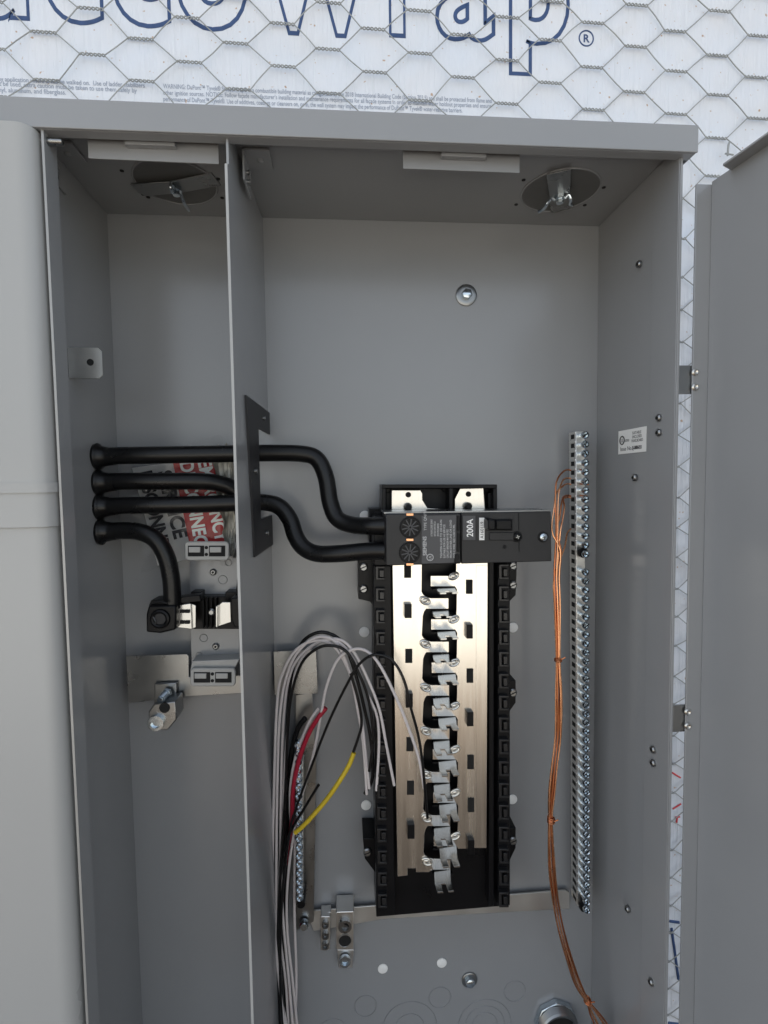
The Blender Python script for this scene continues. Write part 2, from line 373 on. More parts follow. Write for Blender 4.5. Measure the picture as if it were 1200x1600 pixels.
# black C shaped guard round the cable notch
s = MB()
def dc(y, z): return dv(y, z, .0015)
s.prism([dc(-.0860, -.1209), dc(-.0016, -.1209), dc(-.0016, -.1385), dc(-.0485, -.1385), dc(-.0485, -.2050), dc(-.0016, -.2050), dc(-.0016, -.2295), dc(-.0730, -.2295), dc(-.0735, -.2250)], (.0012, 0, 0))
cg = part(s, 'cable_guard', 'blackflat')
for y, z in [(-.03, -.129), (-.066, -.170), (-.03, -.217)]:
    q = dc(y, z); MB().cyl(q+Vector((.0005, 0, 0)), q+Vector((.003, 0, 0)), .0018, n=12).build('rivet', 'steel', cg, .0003)
# corner angle brackets under the ceiling
for X, sg, u0 in ((XL+.0004, 1, 0), (DXB+.0018, 1, 1)):
    y0, y1 = -.088, -.064
    s = MB(); s.box(X, X+.0012, y0, y1, ZT-.020, ZT-.0006); s.box(X, X+.017, y0, y1-.004, ZT-.0020, ZT-.0006)
    bk = part(s, 'corner_bracket', 'paint', .0002)
    for z in (ZT-.009, ZT-.015): MB().cyl((X+.001, (y0+y1)/2, z), (X+.0026, (y0+y1)/2, z), .0016, n=10).build('screw', 'steel', bk, .0003)
    MB().lathe((X+.010, y0+.010, ZT-.0020), (0, 0, -1), [(0, .0022), (.0008, .0022), (.0014, .0012)], n=12).build('screw', 'paint', bk)
# hood
YH = -.1125
hb0, hb1 = at(0, 195, YH), at(1092, 239, YH); ht0, ht1 = at(0, 147, YH), at(1092, 197, YH)
zhb, zht = (hb0.z+hb1.z)/2, (ht0.z+ht1.z)/2; xh = ht1.x; XHL = -.36
s = MB(); s.box(XHL, xh, YH, YH+.0014, zhb, zht); s.prism([(XHL, YH+.0014, zht-.0014), (xh, YH+.0014, zht-.0014), (xh, .004, zht+.004), (XHL, .004, zht+.004)], (0, 0, .0013))
s.box(xh-.0013, xh, YH+.0015, .004, zhb+.0005, zht-.0016); s.box(XHL+.0002, xh-.0016, YH+.0015, YH+.009, zhb, zhb+.0012)
part(s, 'hood', 'paint', .0005)
# hanging plates behind the hood
for (u0, v0, u1, v1, a0, a1, vb) in ((138, 247, 342, 256, 195, 273, 228), (630, 263, 812, 270, 690, 760, 246)):
    Y = -.098
    pa, pb = at(u0, v0, Y), at(u1, v1, Y)
    s = MB().prism([(pa.x, Y, ZT-.0004), (pb.x, Y, ZT-.0004), (pb.x, Y, pb.z), (pa.x, Y, pa.z)], (0, .0012, 0)); hp = part(s, 'hanging_plate', 'paint', .0002)
    qa, qb = at(a0, vb, Y-.004), at(a1, vb, Y-.004)
    MB().box(qa.x, qb.x, Y-.004, Y-.0002, qb.z, ZT-.0006).build('plate_tab', 'paint', hp, .0002)
# hub openings with spring clips
def hub(u, v, ru, skew):
    c = atZ(u, v, ZT); r = abs(atZ(u+ru, v, ZT).x-c.x)
    h = part(MB().cyl((c.x, c.y, ZT-.0004), (c.x, c.y, ZT+.0002), r, n=48), 'hub_closure', 'hub')
    MB().torus((c.x, c.y, ZT-.0003), (0, 0, 1), r, .0007, n=48, m=6).build('hub_rim', 'paint', h)
    b = MB(); w = .008
    if skew:   # strap lying crosswise
        e = (atZ(338, 275, ZT)-atZ(215, 287, ZT)).normalized(); f_ = Vector((-e.y, e.x, 0)); L = .030; w = .0075
    else: e = (atZ(872, 343, ZT-.003)-atZ(866, 265, ZT-.003)).normalized(); f_ = Vector((-e.y, e.x, 0)); L = .030
    cc = Vector((c.x, c.y, ZT))
    z1, z2 = Vector((0, 0, -.0014)), Vector((0, 0, -.0030))
    for a, z in ((-1, z2), ):
        b.prism([cc-e*L+f_*w+z2, cc-e*L-f_*w+z2, cc-e*L*.05-f_*w*.9+z1*2.6, cc-e*L*.05+f_*w*.9+z1*2.6], (0, 0, .0009))
        b.prism([cc-e*L*.05-f_*w*.9+z1*2.6, cc-e*L*.05+f_*w*.9+z1*2.6, cc+e*L+f_*w+z1*.5, cc+e*L-f_*w+z1*.5], (0, 0, .0009))
    MB.build(b, 'closure_strap', 'steel', h, .0002)
    n_ = cc+Vector((0, 0, -.0062)); q = MB()
    q.lathe(cc+Vector((0, 0, -.003)), (0, 0, -1), [(0, .0040), (.003, .0040), (.0032, .0026), (.006, .0026)], n=6)
    for sg in (-1, 1):
        q.tube([n_+f_*.003*sg, n_+f_*.006*sg+Vector((0, 0, .002)), n_+f_*.0085*sg+Vector((0, .002, -.001)), n_+f_*.0095*sg+Vector((0, .006, -.002)), n_+f_*.0120*sg+Vector((0, .009, -.002))], .0012, n=8)
    q.build('wing_nut', 'zinc', h)
    for dx_, dy_ in ((-r*1.15, -.012), (r*1.1, -.006), (-r*.95, .020), (r*1.0, .018)):
        MB().cyl((c.x+dx_, c.y+dy_, ZT-.0004), (c.x+dx_, c.y+dy_, ZT), .0014, n=12).build('screw_hole', 'hole', h)
hub(875, 298, 58, False); hub(275, 285, 62, True)
# big washers and bolts on the back
def washer_bolt(u, v, r, bolt=.0045):
    c = at(u, v, 0); s = MB(); s.lathe((c.x, -.0006, c.z), (0, -1, 0), [(0, r), (.0012, r), (.0016, r*.92), (.0016, bolt*1.2)], n=28)
    w_ = part(s, 'fender_washer', 'steel')
    MB().lathe((c.x, -.0022, c.z), (0, -1, 0), [(0, bolt), (.0030, bolt), (.0036, bolt*.8)], n=6).build('bolt_head', 'zinc', w_, .0003)
washer_bolt(728, 462, .0088); washer_bolt(733, 1529, .0070)
# knockouts, and added white discs standing in for holes that show the wrap
def ring(u, v, rpx):
    c = at(u, v, 0); part(MB().torus((c.x, -.0006, c.z), (0, 1, 0), rpx*.43/800*1.07, .00055, n=40, m=6), 'knockout_ring', 'paint')
for u, v, r in [(571, 1571, 17), (687, 1558, 17), (804, 1548, 17), (640, 1604, 22), (640, 1604, 42), (757, 1600, 20), (757, 1600, 31), (757, 1600, 42), (520, 1612, 22)]: ring(u, v, r)
for u, v in [(570, 806), (569, 987), (572, 1257), (801, 980), (800, 1248), (598, 1512), (690, 1503)]:
    c = at(u, v, 0); part(MB().lathe((c.x, -.0006, c.z), (0, -1, 0), [(0, .0044), (.0006, .0044), (.0010, .0038)], n=24), 'hole_disc', 'disc')
# screws in the right wall
def wall_screw(u, v, r=.0026):
    c = atX(u, v, XR-.0002); s = MB(); s.lathe((c.x-.0004, c.y, c.z), (-1, 0, 0), [(0, r), (.0016, r), (.0024, r*.75)], n=14)
    o = part(s, 'wall_screw', 'steel'); MB().cyl((c.x-.0027, c.y, c.z), (c.x-.0031, c.y, c.z), r*.45, n=6).build('screw_recess', 'hole', o)
for u, v in [(1001, 413), (994, 746), (1032, 653), (1032, 676), (1023, 1171), (1023, 1192), (983, 1420), (1020, 1534)]: wall_screw(u, v)
# listing label on right wall
s = MB(); pts = [atX(965, 674, XR-.0010), atX(1008, 664, XR-.0010), atX(1009, 706, XR-.0010), atX(965, 710, XR-.0010)]
y0 = (pts[0].y+pts[3].y)/2; y1 = (pts[1].y+pts[2].y)/2; z0 = pts[0].z; z1 = pts[3].z
s.box(XR-.0004, XR-.0002, y0, y1, z1, z0); lb = part(s, 'listing_label', 'white', smooth=False); lb['label'] = 'white listing label with a circled mark and issue number on right wall'
LW = abs(y1-y0); LH = z0-z1; xd = (0, -1, 0)
lo = lambda fx, fz: (XR-.00045, y0-LW*fx, z1+LH*fz)
text('label_text', 'Issue No.', LH*.24, lo(.08, .13), 'label_ink', lb, xdir=xd)
text('label_text', 'SJ-8886031', LH*.20, lo(.52, .14), 'label_ink', lb, xdir=xd, offset=.0001, sx=.8)
text('label_text', 'SUITABLE', LH*.17, lo(.52, .76), 'label_ink', lb, xdir=xd, sx=.9)
text('label_text', 'ENCLOSED', LH*.17, lo(.52, .60), 'label_ink', lb, xdir=xd, sx=.8)
text('label_text', 'PANELBOARD', LH*.17, lo(.50, .44), 'label_ink', lb, xdir=xd, sx=.75)
text('label_text', 'LISTED', LH*.14, lo(.25, .50), 'label_ink', lb, xdir=xd, sx=.8)
MB().torus(lo(.15, .58), (1, 0, 0), LH*.17, LH*.028, n=28, m=5).build('listing_mark', 'label_ink', lb)
text('listing_letters', 'UL', LH*.22, lo(.09, .50), 'label_ink', lb, xdir=xd, sx=.8)
# steel tab on the left wall
pa, pb = at(106, 543, -.070), at(160, 591, -.070); s = MB()
ch = .0022
s.prism([(XL+.0002, -.07, pb.z), (pb.x-ch, -.07, pb.z), (pb.x, -.07, pb.z+ch), (pb.x, -.07, pa.z-ch), (pb.x-ch, -.07, pa.z), (XL+.0002, -.07, pa.z)], (0, .0012, 0))
tb = part(s, 'mounting_tab', 'strap', .0001); tb['label'] = 'bright steel tab with one round hole'
pc = at(141, 566, -.0702); MB().cyl((pc.x, -.0704, pc.z), (pc.x, -.0700, pc.z), .0022, n=20).build('tab_hole', 'hole', tb)
# meter cover at left, two lapped sections
def cover(zt_, zb_, yf, name, grow=0):
    xr0 = XLF-.0042+grow; r = .009; s = MB(); prof = [(-.34, yf)]
    for k in range(9):
        a = math.pi/2*k/8; prof.append((xr0-r+r*math.sin(a), yf+r-r*math.cos(a)))
    prof.append((xr0, YF+.0160)); 
    n_ = len(prof); inn = [(-.338, yf+.0012)]+[(x-.0012 if i > 0 else x, y+.0012*(1-i/10)) for i, (x, y) in enumerate(prof[1:])]
    s.prism([(x, y, zb_) for x, y in prof]+[(x, y, zb_) for x, y in inn[::-1]], (0, 0, zt_-zb_))
    return part(s, name, 'paint_cover')
yc = -.1165
zs = at(40, 824, yc).z; zbd = at(40, 762, yc).z
cover(at(20, 199, yc+.004).z, zs, yc-.0014, 'meter_cover', .0010); cover(zs-.0002, ZB, yc, 'meter_cover')
cover(zbd+.0030, zbd-.0030, yc-.0024, 'cover_bead', .0020)
part(MB().box(-.34, -.3385, yc+.002, .008, ZB, ZT), 'side_wall', 'paint')
# door on the right
YD = -.105
xa, xb = at(1088, 290, YD).x, .4222
zdt = .0122; zdb = ZB
s = MB(); s.box(xa, xb+.0016, YD, YD+.0014, zdb, zdt-.0015)
DA = Vector((.4222, YD, 0)); DB = Vector((.4275, -.1435, 0)); de = (DB-DA).normalized(); dn = Vector((-de.y, de.x, 0))
if dn.x > 0: dn = -dn
th = .0014; Lw = .30
a, b_ = DA+de*.0001, DA+de*Lw
s.prism([(a.x, a.y, zdt), (b_.x, b_.y, zdt), (b_.x, b_.y, zdb), (a.x, a.y, zdb)], tuple(-dn*th))
door = part(s, 'panel_door', 'paint', .0005)
l0 = DA+de*.0145; l1 = DA+de*(Lw-.012)
MB().prism([l0, l0+dn*.0092+de*.003, l1+dn*.0092, l1], (0, 0, .0014)).build('door_lip', 'paint', door, .0003).location.z = zdt
for o in door.children: o.location.z = zdt-.0014
for v0, v1, va, vb, um in ((570, 615, 582, 605, 1085.5), (1103, 1145, 1112, 1134, 1074)):
    pa, pb = at(1070, v0, YD), at(1070, v1, YD)
    hg = MB().box(XR+.0019, xa+.004, YD+.0016, YD+.0030, pb.z, pa.z).build('hinge', 'steel', door, .0002)
    for v in (va, vb):
        c = at(um, v, YD); MB().lathe((c.x, YD, c.z), (0, -1, 0), [(0, .0023), (.0007, .0023), (.0013, .0015), (.0008, .0006)], n=18).build('rivet', 'satin', hg)

# ================================================================== STRAPS behind things
YS = -.020
za, zb_ = at(300, 1022, YS).z, at(300, 1088, YS).z; zmid = at(300, 1058, YS).z
st = thing('mounting_strap', 'bent galvanized strap crossing the left compartment and passing behind the divider', 'metal strap', (.07, YS, zb_))
xa1 = at(197, 1030, YS).x; xst = at(293, 1030, YS).x
s = MB(); s.px([(197, 1025), (292, 1022), (295, 1025), (295, 1058), (382, 1055), (382, 1083), (296, 1088), (200, 1099)], YS, .0014); s.build('strap_plate', 'steel', st, .0003)
s = MB(); s.px([(427, 1018), (494, 1015), (497, 1084), (429, 1086)], -.012, .0014); s.build('strap_end', 'steel', st, .0003)
# strap below the bus
s = MB(); s.px([(478, 1424), (883, 1391), (890, 1394), (890, 1420), (600, 1436), (490, 1455)], -.006, .0014)
tag(s.build('cross_strap', 'strap', None, .0003), 'long galvanized cross strap running under the foot of the black bus base', 'metal strap')
# ================================================================== UPRIGHT NEUTRAL BAR (behind the wires)
nb = thing('neutral_bar', 'short neutral bar with a column of screws, half hidden behind the white and black wires', 'terminal bar', at(475, 1450, -.012))
s = MB(); s.px([(462, 1086), (488, 1083), (494, 1200), (490, 1440), (462, 1455)], -.012, .0014); s.build('backing_plate', 'steel', nb, .0002)
s = MB(); s.px([(462, 1190), (474, 1189), (474, 1400), (464, 1402)], -.026, .010); s.build('bar_body', 'alu', nb, .0003)
def dirr(q, y): return (q.x, y, q.z)
ns = 19
for k in range(ns):
    t = k/(ns-1); c = at(467+2*t, 1160+236*t, -.028)
    s = MB(); s.cyl((c.x, -.026, c.z), (c.x, -.031, c.z), .0021, n=10); s.lathe((c.x, -.031, c.z), (0, -1, 0), [(0, .0030), (.0018, .0030), (.0026, .0022), (.0015, .0012)], n=12)
    s.build('screw', 'zinc', nb)
c = at(471, 1406, -.028); MB().cyl((c.x, -.014, c.z), (c.x, -.033, c.z), .0034, n=16).build('end_fastener', 'black', nb, .0004)
c = at(475, 1443, -.014); MB().lathe((c.x, -.0135, c.z), (0, -1, 0), [(0, .0042), (.003, .0042), (.0045, .003)], n=12).build('mounting_screw', 'zinc', nb)

# ================================================================== GROUND BAR (right)
gx0 = .3665; gx1 = .3715; gy0, gy1 = -.012, -.0245
top = at(900, 674, gy1); bot = at(903, 1416, gy1)
gb = thing('ground_bar', 'tall aluminium ground bar with a long column of bright screws beside the right wall', 'terminal bar', ((gx0+gx1)/2, gy0, bot.z))
def gxx(z): t = (top.z-z)/(top.z-bot.z); return .0006+.0026*t
s = MB(); X0, X1 = top.x-.0002, bot.x-.0002
s.hexa([(X1, gy0, bot.z), (X1+.0075, gy0, bot.z), (X0+.0075, gy0, top.z), (X0, gy0, top.z), (X1, gy1, bot.z), (X1+.0075, gy1, bot.z), (X0+.0075, gy1, top.z), (X0, gy1, top.z)])
s.build('bar_body', 'alu', gb, .0003)
NG = 55; ribs = MB(); holes = MB()
for k in range(NG):
    t = (k+.5)/NG; z = top.z+(bot.z-top.z)*t; x = X0+(X1-X0)*t
    holes.box(x-.0003, x+.0005, gy0-.0040, gy1+.0030, z-.0021, z+.0015)
    ribs.box(x-.0006, x+.0004, gy0-.001, gy1+.0004, z+.0020, z+.0034)
    if k == 14: continue
    a_ = random.uniform(0, 3)
    s = MB(); s.cyl((x+.0040, gy1-.0002, z), (x+.0040, gy1-.0068, z), .0019, n=10)
    s.lathe((x+.0040, gy1-.0068, z), (0, -1, 0), [(0, .0030), (.0020, .0030), (.0029, .0023), (.0022, .0018), (.0012, .0010)], n=12)
    sc_ = s.build('screw', 'zinc', gb)
    e = Vector((math.cos(a_), 0, math.sin(a_))); f_ = Vector((-e.z, 0, e.x)); c0 = Vector((x+.0040, gy1-.0098, z))
    MB().prism([c0-e*.0022-f_*.0004, c0+e*.0022-f_*.0004, c0+e*.0022+f_*.0004, c0-e*.0022+f_*.0004], (0, .0006, 0)).build('screw_slot', 'hole', sc_)
holes.build('wire_holes', 'hole', gb); ribs.build('bar_ribs', 'alu', gb, .0002)
for z_ in (at(903, 865, gy1-.008).z, at(902, 1421, gy1-.006).z):
    t = (top.z-z_)/(top.z-bot.z); x = X0+(X1-X0)*t+.0038
    MB().lathe((x, gy0, z_), (0, -1, 0), [(0, .0032), (.0150, .0032), (.0155, .0042), (.0175, .0040)], n=18).build('plastic_fastener', 'black', gb)

# ================================================================== BUS ASSEMBLY
bus = thing('bus_assembly', 'black plastic bus base holding two bright plated bus bars with interleaved stabs', 'bus assembly', at(690, 1433, 0))
s = MB()
s.px([(583, 800), (797, 800), (797, 1415), (588, 1433)], -.034, .033)
s.build('base', 'black', bus, .0006)
# side rails
def rail(ua, ub, va, vb, name='side_rail'):
    s = MB(); s.px([(ua[0], va[0]), (ub[0], va[1]), (ub[1], vb[1]), (ua[1], vb[0])], -.0445, .0105)
    return s.build(name, 'black', bus, .0006)
rl = rail((583, 588), (611, 617), (884, 884), (1432, 1430)); rr = rail((778, 778), (797, 797), (880, 880), (1416, 1414))
rail((764, 764), (772, 772), (800, 800), (1417, 1416), 'inner_rib')
for k in range(16):
    v = 893+34.2*k
    # right cells: raised C walls
    s = MB()
    s.px([(780, v-11), (795, v-11), (795, v-8), (784, v-8), (784, v+9), (795, v+9), (795, v+12), (780, v+12)], -.0485, .0045)
    s.pxb(787, v-4, 793, v+8, -.0475, .003)
    s.build('breaker_clip', 'rail', rr, .0003)
    v2 = v+2; uo = 4*k/16
    s = MB(); s.px([(587+uo, v2-10), (601+uo, v2-10), (601+uo, v2-7), (591+uo, v2-7), (591+uo, v2+8), (601+uo, v2+8), (601+uo, v2+11), (587+uo, v2+11)], -.0485, .0045)
    s.pxb(593+uo, v2-4, 600+uo, v2+7, -.0475, .003); s.build('breaker_clip', 'rail', rl, .0003)
# ears with screws
for poly, scr in (([(560, 873), (584, 873), (584, 948), (578, 940), (560, 936)], [(568, 886), (568, 920)]),
                  ([(567, 1310), (588, 1310), (588, 1366), (570, 1342)], [(574, 1331)]),
                  ([(796, 878), (808, 878), (806, 930), (796, 940)], [(801, 884), (801, 914)]),
                  ([(796, 1064), (806, 1063), (806, 1098), (796, 1112)], [(801, 1082)]),
                  ([(796, 1294), (806, 1293), (806, 1325), (796, 1346)], [(801, 1313)]),
                  ([(577, 795), (600, 795), (600, 850), (577, 850)], [])):
    e_ = MB().px(poly, -.028, .026).build('mounting_ear', 'black', bus, .0005)
    for u, v in scr:
        c = at(u, v, -.0285); o = MB().lathe((c.x, -.028, c.z), (0, -1, 0), [(0, .0034), (.0014, .0034), (.0022, .0024)], n=16).build('screw', 'steel', e_)
        MB().prism([c+Vector((-.0026, -.0020, -.0014)), c+Vector((.0026, -.0020, .0006)), c+Vector((.0024, -.0020, .0013)), c+Vector((-.0028, -.0020, -.0007))], (0, .0006, 0)).build('screw_slot', 'hole', o)
# top tray
s = MB()
for q in ((597, 757, 777, 763), (597, 763, 603, 800), (771, 763, 777, 800), (702, 763, 708, 800)): s.pxb(*q, -.052, .03)
s.pxb(603, 763, 771, 802, -.038, .03); s.pxb(763, 770, 771, 798, -.046, .01)
s.build('top_tray', 'black', bus, .0004)
for u, v in ((606, 765), (695, 764)): 
    c = at(u, v, -.0384); MB().torus(c, (0, 1, 0), .0022, .0004, n=18, m=5).build('moulded_ring', 'black', bus)
# bus bars
YB = -.0465; TB = .0018
lp = [(612, 766), (657, 766), (660, 771), (660, 781), (668, 794), (699, 796), (699, 803), (670, 805), (612, 806)]
rp = [(719, 764), (755, 763), (758, 806), (711, 806), (711, 780)]
def stabs(tabs, side):
    pass
LT = [938.5+k*(1346-938.5)/6 for k in range(7)]       # oval dimples, left bar
RT = [901+k*(1307-901)/6 for k in range(7)]
left = [(612, 806), (660, 806)]
for k, v in enumerate(LT):
    o_ = 1.0*k/2
    w = 701
    left += [(659+o_, v-14), (661+o_, v-10), (666+o_, v-6), (673+o_, v-4), (w+o_, v-4), (w+o_, v+13), (666+o_, v+13), (663+o_, v+17), (661+o_, v+24)]
left[-1] = (670, 1363); left[-2] = (676, 1359)
left += [(650, 1363), (650, 1357), (637, 1357), (637, 1368), (621, 1370)]
right = [(762, 806), (713, 806)]
for k, v in enumerate(RT):
    o_ = .8*k/2
    right += [(713+o_, v-12), (712+o_, v-4), (709+o_, v-1), (673+o_*2, v-1), (673+o_*2, v+15), (711+o_, v+15), (714+o_, v+20)]
right += [(716, 1326), (731, 1326), (731, 1319), (741, 1319), (741, 1325), (760, 1325)]
lb_ = MB().px(lp, YB, TB).px(left, YB, TB).build('bus_bar', 'plate', bus, .00025); lb_['label'] = 'left bus bar, longer and duller'
rb_ = MB().px(rp, YB, TB).px(right, YB, TB).build('bus_bar', 'plate', bus, .00025); rb_['label'] = 'right bus bar, warm bright reflection'
MB().px([(744, 884), (762, 884), (760, 1322), (744, 1322)], YB-.0004, .0003).build('bar_step', 'plate', rb_, .0001)
# stab blades: reach out towards the viewer, forked tips
def blade(ua, ub, v, par, flip):
    a, c = at(ua, v, YB), at(ub, v, YB); w = c.x-a.x; z = a.z; L = .0225
    n0, n1, dp = .36, .62, .0085
    if flip: pts = [(0, 0), (w, 0), (w*.95, L*.55), (w*1.02, L), (w*.72, L), (w*.66, L-dp), (w*.40, L-dp), (w*.34, L), (w*.10, L), (w*.12, L*.5)]
    else: pts = [(0, 0), (w, 0), (w*.93, L*.5), (w*.97, L), (w*.70, L), (w*.64, L-dp), (w*.40, L-dp), (w*.34, L), (w*.04, L), (w*.14, L*.55)]
    n_ = 6; s = MB()
    def warp(x, y): return Vector((a.x+x, YB+.0006-y, z-.0013+.0010*(y/L)**2))
    # build as strips so that the blade curves
    ys = [0, L*.2, L*.4, L*.55, L-dp]
    prev = None
    top_, bot_ = [], []
    def ex(y):
        t = y/L; return (w*(.25-.17*t), w*(1-.20*t))
    for y in ys:
        x0_, x1_ = ex(y); top_.append((warp(x0_, y), warp(x1_, y)))
    V = [[s.b.verts.new(q) for q in pr] for pr in top_]; Wv = [[s.b.verts.new(q-Vector((0, 0, .0013))) for q in pr] for pr in top_]
    for i in range(len(ys)-1):
        s.b.faces.new([V[i][0], V[i][1], V[i+1][1], V[i+1][0]]); s.b.faces.new([Wv[i][0], Wv[i+1][0], Wv[i+1][1], Wv[i][1]])
        s.b.faces.new([V[i][0], V[i+1][0], Wv[i+1][0], Wv[i][0]]); s.b.faces.new([V[i][1], Wv[i][1], Wv[i+1][1], V[i+1][1]])
    s.b.faces.new([V[0][0], Wv[0][0], Wv[0][1], V[0][1]]); s.b.faces.new([V[-1][0], V[-1][1], Wv[-1][1], Wv[-1][0]])
    y = L-dp; x0_, x1_ = ex(y); ww = x1_-x0_
    for q0, q1 in ((0, .36), (.64, 1)):
        s.prism([warp(x0_+ww*q0, y), warp(x0_+ww*q1, y), warp(x0_+ww*q1, L), warp(x0_+ww*(q0*.9+q1*.1), L)], (0, 0, -.0013))
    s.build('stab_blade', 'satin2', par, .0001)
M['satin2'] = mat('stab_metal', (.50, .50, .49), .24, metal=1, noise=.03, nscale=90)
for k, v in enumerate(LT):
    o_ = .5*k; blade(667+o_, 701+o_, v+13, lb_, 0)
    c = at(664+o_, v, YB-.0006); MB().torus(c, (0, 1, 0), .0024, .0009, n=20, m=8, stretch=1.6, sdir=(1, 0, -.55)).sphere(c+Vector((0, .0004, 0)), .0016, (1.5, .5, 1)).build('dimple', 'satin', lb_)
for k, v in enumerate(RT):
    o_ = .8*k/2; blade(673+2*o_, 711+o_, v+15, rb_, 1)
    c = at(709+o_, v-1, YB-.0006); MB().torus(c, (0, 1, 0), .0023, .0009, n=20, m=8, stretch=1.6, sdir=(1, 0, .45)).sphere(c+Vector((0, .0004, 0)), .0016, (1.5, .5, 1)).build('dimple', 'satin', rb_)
# window slots and raised clips in the bars
for k, v in enumerate([892, 955, 1025, 1095, 1163, 1231, 1300]):
    u = 637+k*.9
    up = k in (1, 3, 6)
    MB().pxb(u-5.5, v-11, u+5.5, v+11, YB-(.0045 if up else .0003), .006 if up else .001).build('locating_clip' if up else 'bar_slot', 'black' if up else 'hole', lb_, .0003 if up else 0)
for k, v in enumerate([917, 987, 1056, 1124, 1191, 1258, 1324]):
    u = 733.5+k*.5; up = k in (1, 3, 6)
    MB().pxb(u-5, v-11, u+5, v+11, YB-(.0045 if up else .0007), .006 if up else .001).build('locating_clip' if up else 'bar_slot', 'black' if up else 'hole', rb_, .0003 if up else 0)
for u, v, par in ((638, 773, lb_), (732, 772, rb_)):
    c = at(u, v, YB-.0002); MB().cyl((c.x, YB-.0004, c.z), (c.x, YB, c.z), .0021, n=20).build('bar_hole', 'hole', par)
for u, v, par in ((638, 792, lb_), (732, 791, rb_)):
    c = at(u, v, YB-.004); MB().lathe((c.x, YB, c.z), (0, -1, 0), [(0, .0030), (.004, .0030), (.0065, .002)], n=14).build('bar_screw', 'black', par)
# centre trough moulding between the bars
s = MB()
for v in LT+RT: s.pxb(676, v+19, 708, v+22, -.040, .005)
s.build('trough_ribs', 'black', bus, .0003)

# ================================================================== MAIN BREAKER
YK = -.084
bk = thing('main_breaker', 'black double pole main breaker marked 200A clamped across the top of the bus bars', 'circuit breaker', at(730, 883, -.05))
s = MB(); s.px([(603, 803), (720, 802), (720, 881), (603, 884)], YK, .036); s.build('lug_housing', 'breaker', bk, .0008)
s = MB(); s.px([(720.5, 801), (861, 799), (862, 877), (721, 881)], YK+.002, .034); s.build('breaker_body', 'breaker', bk, .0006)
s = MB(); s.px([(600, 800), (861, 797), (861, 799), (600, 803)], YK+.004, .030); s.build('top_shield', 'steel', bk, .0002)
s = MB(); s.px([(584, 808), (604, 808), (604, 884), (584, 884)], -.058, .03); s.build('lug_shroud', 'black', bk, .0008)
for u, v in ((641, 824), (640, 863.5)):
    c = at(u, v, YK); s = MB(); s.lathe((c.x, YK+.0005, c.z), (0, -1, 0), [(0, .0073), (.0014, .0073), (.0018, .0069), (.0018, .0060), (.0008, .0058), (.0008, .0001)], n=36)
    cap = s.build('lug_cap', 'black', bk)
    s = MB()
    for k in range(10):
        a_ = 2*math.pi*k/10+.2; e = Vector((math.cos(a_), 0, math.sin(a_))); f_ = Vector((-e.z, 0, e.x)); c0 = Vector((c.x, YK-.0013, c.z))
        s.prism([c0+e*.0008-f_*.0003, c0+e*.0058-f_*.0004, c0+e*.0058+f_*.0004, c0+e*.0008+f_*.0003], (0, .0010, 0))
    s.build('cap_spokes', 'breaker_label', cap)
for v in (804, 843.5, 882): MB().pxb(635, v-1.8, 646, v+1.8, YK-.0006, .001).build('copper_tab', 'copper', bk, .0001)
# label block
s = MB().px([(659, 806), (713, 805), (713, 879), (659, 881)], YK-.0004, .0006); la = s.build('rating_label', 'breaker_label', bk, .0001)
for a, b2 in (((716, 806), (719, 830)), ((716, 833), (719, 862)), ((712, 866), (718, 880))):
    MB().px([(a[0]-1, a[1]), (b2[0], a[1]+1), (b2[0]-1, b2[1]), (a[0]-2, b2[1])], YK-.0014, .0016).build('side_rib', 'black', bk, .0003)
pxm = .346/800
up = dict(xdir=(0, 0, 1), ydir=(-1, 0, 0))
o = at(666.5, 868, YK-.0005); text('maker_name', 'SIEMENS', 8.2*pxm, o, 'light_ink', la, offset=.00006, **up)
o = at(666.5, 829, YK-.0005); text('type_name', 'TYPE QN/TR', 6*pxm, o, 'light_ink', la, **up)
tx = ['IN THIS ENCLOSURE 120/240 V', 'SHORT CIRCUIT CURRENT RATING 22 kA', 'USE WITH COPPER OR ALUMINIUM WIRE', 'TIGHTEN LUGS TO 250 LB-IN', 'SUITABLE FOR USE AS SERVICE', 'CIRCUIT BREAKER MAY BE FED', 'FROM EITHER LINE OR LOAD', '60/75 C WIRE  SIZE 4-250 KCMIL']
for k, t in enumerate(tx):
    u = 676+k*5; v = 872 if k > 2 else 838
    o = at(u, v, YK-.0005); bq = glyphs(t, 4.6*pxm, offset=.00002); xs = [q.co.x for q in bq.verts]; L_ = (v-811)*pxm
    for q in bq.verts: q.co.x *= L_/max(xs)*(1-.12*(k % 3))
    place(bq, o, (0, 0, 1), (-1, 0, 0)); s = MB(); s.b.free(); s.b = bq; s.build('fine_print', 'light_ink', la, smooth=False)
c = at(672, 871, YK-.0006); MB().torus(c, (0, 1, 0), .0022, .0003, n=24, m=5).build('listing_mark', 'light_ink', la)
text('listing_letters', 'UL', .0026, c+Vector((.0009, 0, -.0016)), 'light_ink', la, **up)
